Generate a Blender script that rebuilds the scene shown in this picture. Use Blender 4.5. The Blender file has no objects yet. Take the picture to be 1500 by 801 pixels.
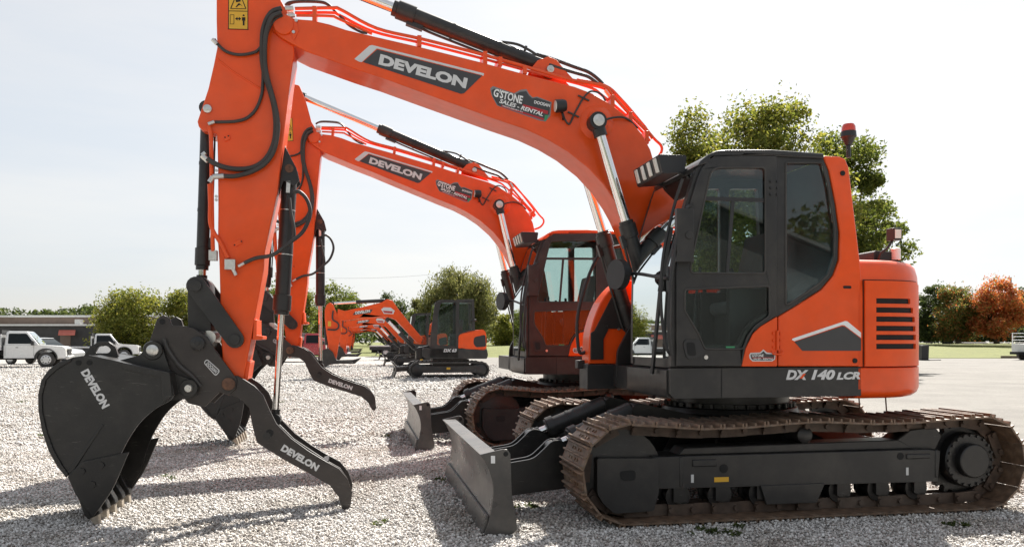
import bpy, bmesh, math, random
import numpy as np
from mathutils import Vector, Matrix, geometry
random.seed(7); rng = np.random.default_rng(7)
R = math.radians
scene = bpy.context.scene
col = scene.collection

# ------------------------------------------------------------------ camera survey
F_PX, HZ, EYE = 1177.0, 500.0, 1.38          # focal length / horizon in the 1500 px photo, eye height
TH = R(10.8)                                  # yaw of the parked row

class Frame:
    """local frame of a parked machine: x = towards its tail, y = away from the camera, z = up"""
    def __init__(s, ox, oy, th=TH, oz=0.0):
        s.o = Vector((ox, oy, oz)); s.th = th
        s.ax = Vector((math.cos(th), math.sin(th), 0)); s.ay = Vector((-math.sin(th), math.cos(th), 0))
    def p(s, u, v, y):
        """point of the plane at lateral offset y that was measured at (u, v)"""
        c = Vector((0, 0, EYE)); d = Vector(((u - 750) / F_PX, 1, -(v - HZ) / F_PX))
        t = (y - (c - s.o).dot(s.ay)) / d.dot(s.ay)
        q = c + d * t - s.o
        return Vector((q.dot(s.ax), y, q.z))
    def xz(s, pts, y):
        r = []
        for u, v in pts:
            q = s.p(u, v, y); r.append((q.x, q.z))
        return r
BIG = Frame(2.01, 7.45)

# ------------------------------------------------------------------ materials
def new_mat(name):
    m = bpy.data.materials.new(name); m.use_nodes = True
    nt = m.node_tree; nt.nodes.clear()
    out = nt.nodes.new('ShaderNodeOutputMaterial')
    return m, nt, out
def N(nt, t, **kw):
    n = nt.nodes.new(t)
    for k, v in kw.items(): setattr(n, k, v)
    return n
def ramp(nt, stops):
    r = N(nt, 'ShaderNodeValToRGB'); e = r.color_ramp.elements
    while len(e) < len(stops): e.new(0.5)
    for i, (p, c) in enumerate(stops):
        e[i].position = p; e[i].color = (*c, 1) if len(c) == 3 else c
    return r
def surf(name, base, rough=0.5, metal=0.0, coat=0.0, var=0.12, vscale=6.0, dust=0.0, bump=0.0, bscale=40.0, spec=0.5, wear=0.0):
    """painted / bare surface: base colour with gentle cloudy wear, dust film, roughness breakup"""
    m, nt, out = new_mat(name); L = nt.links
    p = N(nt, 'ShaderNodeBsdfPrincipled'); L.new(p.outputs[0], out.inputs[0])
    tc = N(nt, 'ShaderNodeTexCoord')
    n1 = N(nt, 'ShaderNodeTexNoise'); n1.inputs['Scale'].default_value = vscale; n1.inputs['Detail'].default_value = 5
    L.new(tc.outputs['Object'], n1.inputs['Vector'])
    lo = tuple(max(0, c * (1 - var)) for c in base); hi = tuple(min(1, c * (1 + var)) for c in base)
    r = ramp(nt, [(0.3, lo), (0.7, hi)]); L.new(n1.outputs['Fac'], r.inputs[0])
    csock = r.outputs[0]
    if dust > 0:
        n2 = N(nt, 'ShaderNodeTexNoise'); n2.inputs['Scale'].default_value = 2.3; n2.inputs['Detail'].default_value = 8
        n2.inputs['Roughness'].default_value = 0.7
        L.new(tc.outputs['Object'], n2.inputs['Vector'])
        mr = N(nt, 'ShaderNodeMapRange'); mr.inputs[1].default_value = 0.45; mr.inputs[2].default_value = 0.75
        mr.inputs[3].default_value = 0; mr.inputs[4].default_value = dust
        L.new(n2.outputs['Fac'], mr.inputs[0])
        mx = N(nt, 'ShaderNodeMixRGB'); mx.inputs[2].default_value = (0.32, 0.28, 0.23, 1)
        L.new(mr.outputs[0], mx.inputs[0]); L.new(csock, mx.inputs[1]); csock = mx.outputs[0]
    if wear > 0:      # rubbed spots and long scratches down to brighter metal
        mp = N(nt, 'ShaderNodeMapping'); mp.inputs['Scale'].default_value = (5, 5, 34); mp.inputs['Rotation'].default_value = (0, .7, 0); L.new(tc.outputs['Object'], mp.inputs[0])
        n5 = N(nt, 'ShaderNodeTexNoise'); n5.inputs['Scale'].default_value = 1.6; n5.inputs['Detail'].default_value = 7; n5.inputs['Roughness'].default_value = .7; L.new(mp.outputs[0], n5.inputs['Vector'])
        m5 = N(nt, 'ShaderNodeMapRange'); m5.inputs[1].default_value = .62; m5.inputs[2].default_value = .72; m5.inputs[3].default_value = 0; m5.inputs[4].default_value = 1; L.new(n5.outputs['Fac'], m5.inputs[0])
        x5 = N(nt, 'ShaderNodeMixRGB'); x5.inputs[2].default_value = (wear, wear * .93, wear * .85, 1); L.new(m5.outputs[0], x5.inputs[0]); L.new(csock, x5.inputs[1]); csock = x5.outputs[0]
    L.new(csock, p.inputs['Base Color'])
    mr2 = N(nt, 'ShaderNodeMapRange'); mr2.inputs[3].default_value = max(0.02, rough - 0.08); mr2.inputs[4].default_value = min(1, rough + 0.1)
    n3 = N(nt, 'ShaderNodeTexNoise'); n3.inputs['Scale'].default_value = vscale * 2.1; n3.inputs['Detail'].default_value = 6
    L.new(tc.outputs['Object'], n3.inputs['Vector']); L.new(n3.outputs['Fac'], mr2.inputs[0]); L.new(mr2.outputs[0], p.inputs['Roughness'])
    p.inputs['Metallic'].default_value = metal
    p.inputs['Specular IOR Level'].default_value = spec
    if coat: p.inputs['Coat Weight'].default_value = coat; p.inputs['Coat Roughness'].default_value = 0.08
    if bump:
        n4 = N(nt, 'ShaderNodeTexNoise'); n4.inputs['Scale'].default_value = bscale; n4.inputs['Detail'].default_value = 4
        L.new(tc.outputs['Object'], n4.inputs['Vector'])
        b = N(nt, 'ShaderNodeBump'); b.inputs['Strength'].default_value = bump; b.inputs['Distance'].default_value = 0.01
        L.new(n4.outputs['Fac'], b.inputs['Height']); L.new(b.outputs[0], p.inputs['Normal'])
    return m
def glass(name, tint=(0.6, 0.68, 0.68), extra=0.06):
    m, nt, out = new_mat(name); L = nt.links
    tr = N(nt, 'ShaderNodeBsdfTransparent'); tr.inputs[0].default_value = (*tint, 1)
    gl = N(nt, 'ShaderNodeBsdfGlossy'); gl.inputs['Roughness'].default_value = 0.015; gl.inputs[0].default_value = (0.9, 0.95, 0.95, 1)
    fr = N(nt, 'ShaderNodeFresnel'); fr.inputs[0].default_value = 1.38
    ad = N(nt, 'ShaderNodeMath', operation='ADD'); ad.inputs[1].default_value = extra
    L.new(fr.outputs[0], ad.inputs[0])
    mx = N(nt, 'ShaderNodeMixShader'); L.new(ad.outputs[0], mx.inputs[0]); L.new(tr.outputs[0], mx.inputs[1]); L.new(gl.outputs[0], mx.inputs[2])
    L.new(mx.outputs[0], out.inputs[0]); return m
def leafmat(name, stops, trans=0.45):
    m, nt, out = new_mat(name); L = nt.links
    g = N(nt, 'ShaderNodeNewGeometry'); r = ramp(nt, stops); L.new(g.outputs['Random Per Island'], r.inputs[0])
    d = N(nt, 'ShaderNodeBsdfPrincipled'); d.inputs['Roughness'].default_value = 0.55; d.inputs['Specular IOR Level'].default_value = 0.25
    t = N(nt, 'ShaderNodeBsdfTranslucent'); L.new(r.outputs[0], d.inputs['Base Color'])
    hs = N(nt, 'ShaderNodeHueSaturation'); hs.inputs['Value'].default_value = 1.5; hs.inputs['Saturation'].default_value = 1.05
    L.new(r.outputs[0], hs.inputs['Color']); L.new(hs.outputs[0], t.inputs[0])
    mx = N(nt, 'ShaderNodeMixShader'); mx.inputs[0].default_value = trans
    L.new(d.outputs[0], mx.inputs[1]); L.new(t.outputs[0], mx.inputs[2]); L.new(mx.outputs[0], out.inputs[0]); return m

ORG = (0.80, 0.082, 0.0075)
M = {}
M['orange'] = surf('orange_paint', ORG, 0.34, coat=0.22, var=0.07, dust=0.075, spec=0.32, bump=0.03, bscale=9)
M['dark'] = surf('charcoal_paint', (0.027, 0.0265, 0.0265), 0.36, coat=0.05, var=0.15, dust=0.10, spec=0.35)
M['steel'] = surf('black_steel', (0.013, 0.0125, 0.0125), 0.34, var=0.3, dust=0.06, bump=0.10, bscale=70, wear=0.10)
M['brownsteel'] = surf('primed_steel', (0.026, 0.020, 0.018), 0.42, var=0.3, dust=0.06, bump=0.1, wear=0.10)
M['blade'] = surf('grey_blade_paint', (0.062, 0.058, 0.055), 0.28, var=0.2, vscale=3, dust=0.22, wear=0.16)
M['rubber'] = surf('black_rubber', (0.040, 0.036, 0.033), 0.55, var=0.2, dust=0.06)
M['plastic'] = surf('black_plastic', (0.018, 0.018, 0.019), 0.45, var=0.1)
M['chrome'] = surf('chrome_rod', (0.78, 0.77, 0.76), 0.12, metal=1.0, var=0.03)
M['zinc'] = surf('zinc_fitting', (0.62, 0.61, 0.58), 0.35, metal=0.9, var=0.12, vscale=30)
M['rust'] = surf('rusty_track_steel', (0.150, 0.092, 0.058), 0.55, metal=0.1, var=0.6, vscale=11, dust=0.55, bump=0.25, bscale=60)
M['chain'] = surf('track_chain_steel', (0.07, 0.045, 0.032), 0.6, metal=0.1, var=0.4, vscale=12, dust=0.2)
M['tooth'] = surf('worn_tooth_steel', (0.38, 0.33, 0.27), 0.5, metal=0.3, var=0.3, vscale=20)
M['pin'] = surf('rusty_pin', (0.12, 0.055, 0.03), 0.6, var=0.4, vscale=30)
M['white'] = surf('white_vinyl', (0.80, 0.80, 0.79), 0.4, var=0.04)
M['silver'] = surf('silver_vinyl', (0.62, 0.62, 0.62), 0.4, var=0.05)
M['decal'] = surf('charcoal_vinyl', (0.045, 0.045, 0.047), 0.38, var=0.06)
M['black'] = surf('matt_black', (0.010, 0.010, 0.010), 0.8, var=0.1)
M['sticker_edge'] = surf('grey_vinyl', (0.20, 0.20, 0.20), 0.4, var=0.05)
M['red'] = surf('red_vinyl', (0.42, 0.02, 0.025), 0.4, var=0.05)
M['green'] = surf('green_vinyl', (0.04, 0.28, 0.12), 0.4, var=0.05)
M['yellow'] = surf('yellow_label', (0.72, 0.40, 0.03), 0.45, var=0.05)
M['glass'] = glass('tinted_cab_glass', (0.78, 0.86, 0.85), 0.012)
M['windscreen'] = glass('windscreen_glass', (0.78, 0.84, 0.84), 0.08)
M['carglass'] = glass('vehicle_glass', (0.07, 0.085, 0.09), 0.0)
M['lens'] = surf('lamp_lens', (0.78, 0.76, 0.70), 0.15, var=0.05, coat=0.5)
M['beacon'] = surf('red_beacon_lens', (0.62, 0.04, 0.015), 0.2, var=0.05, coat=0.5)
M['seat'] = surf('seat_fabric', (0.10, 0.10, 0.105), 0.85, var=0.15)
M['carwhite'] = surf('white_car_paint', (0.74, 0.74, 0.73), 0.25, coat=0.6, var=0.03)
M['carsilver'] = surf('silver_car_paint', (0.40, 0.41, 0.42), 0.25, coat=0.6, var=0.03, metal=0.3)
M['carred'] = surf('red_car_paint', (0.40, 0.02, 0.03), 0.25, coat=0.6, var=0.03)
M['alu'] = surf('aluminium_bed', (0.55, 0.55, 0.55), 0.35, metal=0.7, var=0.1)
M['wood'] = surf('weathered_timber', (0.16, 0.12, 0.09), 0.85, var=0.3, vscale=12)
M['bark'] = surf('bark', (0.075, 0.058, 0.043), 0.9, var=0.35, vscale=9, bump=0.6, bscale=14)
M['wall_dark'] = surf('dark_cladding', (0.045, 0.043, 0.043), 0.7, var=0.2, vscale=1.5)
M['fascia'] = surf('brown_fascia', (0.20, 0.145, 0.115), 0.7, var=0.15, vscale=1.5)
M['trim'] = surf('pale_roof_trim', (0.66, 0.66, 0.64), 0.5, var=0.08)
M['awning'] = surf('faded_red_awning', (0.50, 0.13, 0.09), 0.7, var=0.12)

# ------------------------------------------------------------------ mesh builder
def catmull(pts, n=6):
    pts = [Vector(p) for p in pts]
    if len(pts) < 3: return pts
    q = [pts[0] * 2 - pts[1]] + pts + [pts[-1] * 2 - pts[-2]]; r = []
    for i in range(1, len(q) - 2):
        a, b, c, d = q[i - 1], q[i], q[i + 1], q[i + 2]
        for k in range(n):
            t = k / n
            r.append(0.5 * ((2 * b) + (c - a) * t + (2 * a - 5 * b + 4 * c - d) * t * t + (3 * b - a - 3 * c + d) * t ** 3))
    r.append(pts[-1]); return r
def rounded(poly, rad, n=4):
    """round every corner of an (x, z) outline; rad may be a list"""
    out = []; m = len(poly)
    for i in range(m):
        p0, p1, p2 = Vector(poly[i - 1]), Vector(poly[i]), Vector(poly[(i + 1) % m])
        r = rad[i] if isinstance(rad, (list, tuple)) else rad
        a, b = (p0 - p1), (p2 - p1)
        if r <= 0 or a.length < 1e-6 or b.length < 1e-6: out.append(tuple(p1)); continue
        d = min(r, a.length * 0.48, b.length * 0.48)
        s, e = p1 + a.normalized() * d, p1 + b.normalized() * d
        for k in range(n + 1):
            t = k / n; q = s * (1 - t) ** 2 + p1 * 2 * t * (1 - t) + e * t * t
            out.append(tuple(q))
    return out
def smoothpoly(pts, n=4, closed=False):
    v = catmull([Vector((a, b, 0)) for a, b in pts], n)
    return [(p.x, p.y) for p in v]

class MB:
    def __init__(s): s.v = []; s.f = []; s.sm = []
    def add(s, verts, faces, smooth=False):
        o = len(s.v); s.v += [tuple(v) for v in verts]
        for f in faces: s.f.append([i + o for i in f]); s.sm.append(smooth)
        return s
    def box(s, x0, x1, y0, y1, z0, z1, taper=None):
        vs = [(x, y, z) for z in (z0, z1) for y in (y0, y1) for x in (x0, x1)]
        if taper:
            cx, cy = (x0 + x1) / 2, (y0 + y1) / 2
            vs = [v if v[2] == z0 else (cx + (v[0] - cx) * taper[0], cy + (v[1] - cy) * taper[1], v[2]) for v in vs]
        return s.add(vs, [(0, 2, 3, 1), (4, 5, 7, 6), (0, 1, 5, 4), (2, 6, 7, 3), (0, 4, 6, 2), (1, 3, 7, 5)])
    def obox(s, p, q, w, h, up=(0, 0, 1)):
        """bar of section w x h from p to q"""
        p, q = Vector(p), Vector(q); d = (q - p).normalized(); up = Vector(up)
        sd = d.cross(up)
        if sd.length < 1e-4: sd = d.cross(Vector((0, 1, 0)))
        sd.normalize(); up = sd.cross(d)
        vs = [c + sd * (a * w / 2) + up * (b * h / 2) for c in (p, q) for a, b in ((-1, -1), (1, -1), (1, 1), (-1, 1))]
        return s.add(vs, [(3, 2, 1, 0), (4, 5, 6, 7), (0, 1, 5, 4), (1, 2, 6, 5), (2, 3, 7, 6), (3, 0, 4, 7)])
    def prism(s, poly, y0, y1, holes=()):
        loops = [list(poly)] + [list(h) for h in holes]
        if holes or len(poly) > 4:
            tris = geometry.tessellate_polygon([[Vector((x, z, 0)) for x, z in l] for l in loops])
        else: tris = [tuple(range(len(poly)))]
        flat = [p for l in loops for p in l]; n = len(flat)
        vs = [(x, y0, z) for x, z in flat] + [(x, y1, z) for x, z in flat]
        fs = []
        for t in tris:
            a = sum(flat[t[i]][0] * flat[t[(i + 1) % len(t)]][1] - flat[t[(i + 1) % len(t)]][0] * flat[t[i]][1] for i in range(len(t)))
            t = tuple(t) if a > 0 else tuple(reversed(t))
            fs.append(t); fs.append(tuple(i + n for i in reversed(t)))
        o = 0
        for li, l in enumerate(loops):
            m = len(l); a = sum(l[i][0] * l[(i + 1) % m][1] - l[(i + 1) % m][0] * l[i][1] for i in range(m))
            ccw = (a > 0) == (li == 0)
            for i in range(m):
                j = (i + 1) % m
                q = (o + i, o + i + n, o + j + n, o + j)
                fs.append(q if ccw else tuple(reversed(q)))
            o += m
        return s.add(vs, fs)
    def cyl(s, p, q, r, r2=None, n=20, caps=True):
        return s.lathe(p, q, [(0, r), (1, r if r2 is None else r2)], n, caps)
    def lathe(s, p, q, prof, n=20, caps=True):
        p, q = Vector(p), Vector(q); d = q - p; L = d.length; d.normalize()
        a = d.orthogonal().normalized(); b = d.cross(a)
        vs = []; 
        for t, r in prof:
            for k in range(n):
                w = 2 * math.pi * k / n
                vs.append(p + d * (t * L) + (a * math.cos(w) + b * math.sin(w)) * r)
        fs = []
        for i in range(len(prof) - 1):
            for k in range(n):
                k2 = (k + 1) % n
                fs.append((i * n + k, i * n + k2, (i + 1) * n + k2, (i + 1) * n + k))
        s.add(vs, fs, True)
        if caps:
            m = len(prof) - 1; o = len(s.v) - len(vs)
            s.f.append([o + k for k in reversed(range(n))]); s.sm.append(False)
            s.f.append([o + m * n + k for k in range(n)]); s.sm.append(False)
        return s
    def tube(s, pts, r, n=8, sub=6):
        pts = catmull(pts, sub) if sub > 1 else [Vector(p) for p in pts]
        d = (pts[1] - pts[0]).normalized(); a = d.orthogonal().normalized(); vs = []
        for i, p in enumerate(pts):
            d2 = (pts[min(i + 1, len(pts) - 1)] - pts[max(i - 1, 0)]).normalized()
            a = (a - d2 * a.dot(d2)).normalized(); b = d2.cross(a)
            for k in range(n):
                w = 2 * math.pi * k / n; vs.append(p + (a * math.cos(w) + b * math.sin(w)) * r)
        fs = [(i * n + k, i * n + (k + 1) % n, (i + 1) * n + (k + 1) % n, (i + 1) * n + k) for i in range(len(pts) - 1) for k in range(n)]
        fs2 = [tuple(reversed(range(n))), tuple((len(pts) - 1) * n + k for k in range(n))]
        o = len(s.v); s.add(vs, fs, True)
        for f in fs2: s.f.append([i + o for i in f]); s.sm.append(False)
        return s
    def loft(s, rings, closed=True, caps=True, smooth=True):
        n = len(rings[0]); vs = [v for r in rings for v in r]; fs = []
        for i in range(len(rings) - 1):
            for k in range(n if closed else n - 1):
                k2 = (k + 1) % n; fs.append((i * n + k, i * n + k2, (i + 1) * n + k2, (i + 1) * n + k))
        o = len(s.v); s.add(vs, fs, smooth)
        if caps:
            s.f.append([o + k for k in reversed(range(n))]); s.sm.append(False)
            s.f.append([o + (len(rings) - 1) * n + k for k in range(n)]); s.sm.append(False)
        return s
    def mesh(s, name):
        me = bpy.data.meshes.new(name); me.from_pydata(s.v, [], s.f); 
        me.polygons.foreach_set('use_smooth', s.sm); me.update(); me.set_sharp_from_angle(angle=R(38)); return me
    def build(s, name, mat, parent=None, bevel=0.0, seg=2, mw=None):
        me = s.mesh(name); me.materials.append(M[mat] if isinstance(mat, str) else mat)
        o = bpy.data.objects.new(name, me); col.objects.link(o); o.parent = parent
        if mw is not None: o.matrix_local = mw
        if bevel:
            b = o.modifiers.new('bevel', 'BEVEL'); b.width = bevel; b.segments = seg; b.limit_method = 'ANGLE'; b.angle_limit = R(35)
            b.harden_normals = False
        return o
def build_split(mb, name, mat, parent, bevel=0.0):
    """every connected piece of the builder becomes its own part"""
    par = list(range(len(mb.v)))
    def find(i):
        while par[i] != i: par[i] = par[par[i]]; i = par[i]
        return i
    for f in mb.f:
        for i in f[1:]: par[find(i)] = find(f[0])
    groups = {}
    for f, sm in zip(mb.f, mb.sm): groups.setdefault(find(f[0]), []).append((f, sm))
    out = []
    for fs in groups.values():
        idx = sorted({i for f, _ in fs for i in f}); mp = {i: k for k, i in enumerate(idx)}
        p = MB(); p.v = [mb.v[i] for i in idx]; p.f = [[mp[i] for i in f] for f, _ in fs]; p.sm = [q for _, q in fs]
        out.append(p.build(name, mat, parent, bevel))
    return out
def inst(name, me, parent, mw):
    o = bpy.data.objects.new(name, me); col.objects.link(o); o.parent = parent; o.matrix_local = mw; return o
def thing(name, loc, rz, label, cat, group=None):
    o = bpy.data.objects.new(name, None); col.objects.link(o); o.empty_display_size = 0.2
    o.location = loc; o.rotation_euler = (0, 0, rz); return tag(o, label, cat, group)
def tag(o, label, cat, group=None):
    o['label'] = label; o['category'] = cat
    if group: o['group'] = group
    return o
def struct(o, kind='structure'):
    o['kind'] = kind; return o
def children_of(o): return [c for c in bpy.data.objects if c.parent == o]
def copy_tree(o, kids, parent=None):
    c = o.copy(); col.objects.link(c); c.parent = parent
    for ch in kids.get(o.name, ()): copy_tree(ch, kids, c)
    return c
def kid_map():
    k = {}
    for o in bpy.data.objects:
        if o.parent: k.setdefault(o.parent.name, []).append(o)
    return k

_fonts = {}
def letters(text, size, sx=1.25, bold=0.02, shear=0.0, spacing=1.0, depth=0.0015):
    """flat lettering as a mesh builder in the xy plane: returns (verts, faces, width, height)"""
    key = (text, sx, bold, shear, spacing)
    if key not in _fonts:
        cu = bpy.data.curves.new('lettering', 'FONT'); cu.body = text; cu.size = 1; cu.offset = bold; cu.shear = shear
        cu.space_character = spacing; cu.resolution_u = 3; cu.extrude = 0
        ob = bpy.data.objects.new('lettering', cu); col.objects.link(ob)
        dg = bpy.context.evaluated_depsgraph_get(); dg.update()
        me = bpy.data.meshes.new_from_object(ob.evaluated_get(dg))
        vs = np.array([v.co[:] for v in me.vertices]); fs = [list(p.vertices) for p in me.polygons]
        bpy.data.objects.remove(ob); bpy.data.curves.remove(cu); bpy.data.meshes.remove(me)
        vs[:, 0] -= vs[:, 0].min(); vs[:, 1] -= vs[:, 1].min(); vs[:, 0] *= sx
        _fonts[key] = (vs, fs)
    return _fonts[key]
def put_letters(mb, text, p0, p1, height, nrm=(0, -1, 0), off=0.003, fit=True, sx=1.25, bold=0.02, shear=0.0, spacing=1.0):
    """lettering whose baseline runs from p0 to p1 (width fitted to it), cap height given"""
    vs, fs = letters(text, 1, sx, bold, shear, spacing)
    p0, p1, nrm = Vector(p0), Vector(p1), Vector(nrm).normalized()
    ux = (p1 - p0); W = ux.length; ux.normalize(); uy = nrm.cross(ux)
    w, h = vs[:, 0].max(), vs[:, 1].max()
    kx = W / w; ky = height / h
    pts = [p0 + ux * (a * kx) + uy * (b * ky) + nrm * off for a, b, _ in vs]
    mb.add(pts, fs); return mb
def flat(mb, pts, off, nrm=(0, -1, 0), th=0.0):
    """thin vinyl outline: polygon of 3-D points pushed out along nrm"""
    nrm = Vector(nrm); pts = [Vector(p) + nrm * off for p in pts]
    v2 = [Vector((p.x, p.z, 0)) for p in pts]
    tris = geometry.tessellate_polygon([v2]); fs = []
    for t in tris:
        a = (pts[t[1]] - pts[t[0]]).cross(pts[t[2]] - pts[t[0]])
        fs.append(tuple(t) if a.dot(nrm) > 0 else tuple(reversed(t)))
    mb.add(pts, fs); return mb
def rotpose(pivot, ang):
    """rotation in the machine's side plane about a pin (positive lifts the front)"""
    return Matrix.Translation(pivot) @ Matrix.Rotation(ang, 4, 'Y') @ Matrix.Translation(-Vector(pivot))

# ------------------------------------------------------------------ big excavator
_shared = {}
def shoe_mesh():
    if 'shoe' in _shared: return _shared['shoe']
    b = MB(); w = 0.30; p = 0.089
    b.add([(x, y, z) for z in (-0.006, 0.008) for y in (-w, w) for x in (-p, p)],
          [(0, 2, 3, 1), (4, 5, 7, 6), (0, 1, 5, 4), (2, 6, 7, 3), (0, 4, 6, 2), (1, 3, 7, 5)])
    for x, h in ((-0.078, 0.034), (-0.002, 0.030), (0.074, 0.034)):
        b.prism([(x - 0.010, 0.008), (x + 0.010, 0.008), (x + 0.005, h), (x - 0.005, h)], -w + 0.004, w - 0.004)
    for x in (-0.04, 0.036):
        for y in (-0.11, -0.05, 0.05, 0.11): b.cyl((x, y, 0.006), (x, y, 0.018), 0.012, n=6)
    me = b.mesh('track_shoe'); me.materials.append(M['rust']); _shared['shoe'] = me; return me

def track_path():
    cx, cz, rr = 1.575, 0.40, 0.365; fx_ = 1.395
    pts = []
    for k in range(13):
        a = R(-90 + 180 * k / 12); pts.append((cx + 0.02 + rr * math.cos(a), cz + rr * math.sin(a)))
    top = [(1.25, .752), (0.95, .735), (0.6, .733), (0.3, .750), (0.12, .757), (-0.1, .75), (-0.5, .725), (-0.85, .722), (-1.12, .745)]
    pts += top
    for k in range(13):
        a = R(90 + 180 * k / 12); pts.append((-fx_ + rr * math.cos(a), cz + rr * math.sin(a)))
    for x in np.linspace(-1.15, 1.3, 12): pts.append((x, 0.034))
    P = np.array(pts + [pts[0]]); d = np.r_[0, np.cumsum(np.hypot(*np.diff(P, axis=0).T))]
    return P, d

def hydraulic(root, name, p1, p2, head_frac, rb, rr, y=None, eye=0.06, rodname='rod', ports=True, group=None):
    """cylinder: barrel eye at p1, rod eye at p2"""
    p1, p2 = Vector(p1), Vector(p2); d = p2 - p1; L = d.length; u = d / L; hl = head_frac * L
    b = MB(); w = rb * 0.9
    b.lathe(p1 + u * eye * 0.6, p1 + u * hl, [(0, rb * .8), (0.03, rb), (0.86, rb), (0.862, rb * 1.2), (0.97, rb * 1.2), (0.975, rb * 1.0), (1.0, rb * 1.0)], 24)
    b.cyl(p1 + Vector((0, -w, 0)), p1 + Vector((0, w, 0)), eye, n=20)
    s = u.cross(Vector((0, 1, 0))).normalized()
    if ports:
        b.obox(p1 + u * (hl * .80) + s * rb * 1.15, p1 + u * (hl * .9) + s * rb * 1.15, rb * .8, rb * .7, up=s)
        b.tube([p1 + u * (hl * .14) + s * rb * 1.0, p1 + u * (hl * .18) + s * rb * 1.25, p1 + u * (hl * .3) + s * rb * 1.3, p1 + u * (hl * .7) + s * rb * 1.3, p1 + u * (hl * .82) + s * rb * 1.2], rb * 0.17, 6)
        for t in (.33, .62): b.cyl(p1 + u * (hl * t), p1 + u * (hl * t + .025), rb * 1.06, n=24)
    o = b.build(name, 'dark', root)
    r = MB(); r.cyl(p1 + u * (hl - .01), p2 - u * eye * 0.7, rr, n=20); ro = r.build('rod', 'chrome', o)
    e = MB(); e.cyl(p2 + Vector((0, -w, 0)), p2 + Vector((0, w, 0)), eye, n=20)
    e.cyl(p2 - u * eye * 1.7, p2 - u * eye * .5, rr * 1.35, n=16)
    e.build('rod_eye', 'dark', o)
    return o
def pinhead(root, p, r, mat='zinc', out=0.02, plate=True, name='pin'):
    b = MB(); p = Vector(p)
    b.lathe(p, p + Vector((0, -out, 0)), [(0, r), (.8, r), (1, r * .8)], 20)
    b.cyl(p + Vector((0, -out, 0)), p + Vector((0, -out - .006, 0)), r * .35, n=6)
    return b.build(name, mat, root)

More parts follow.
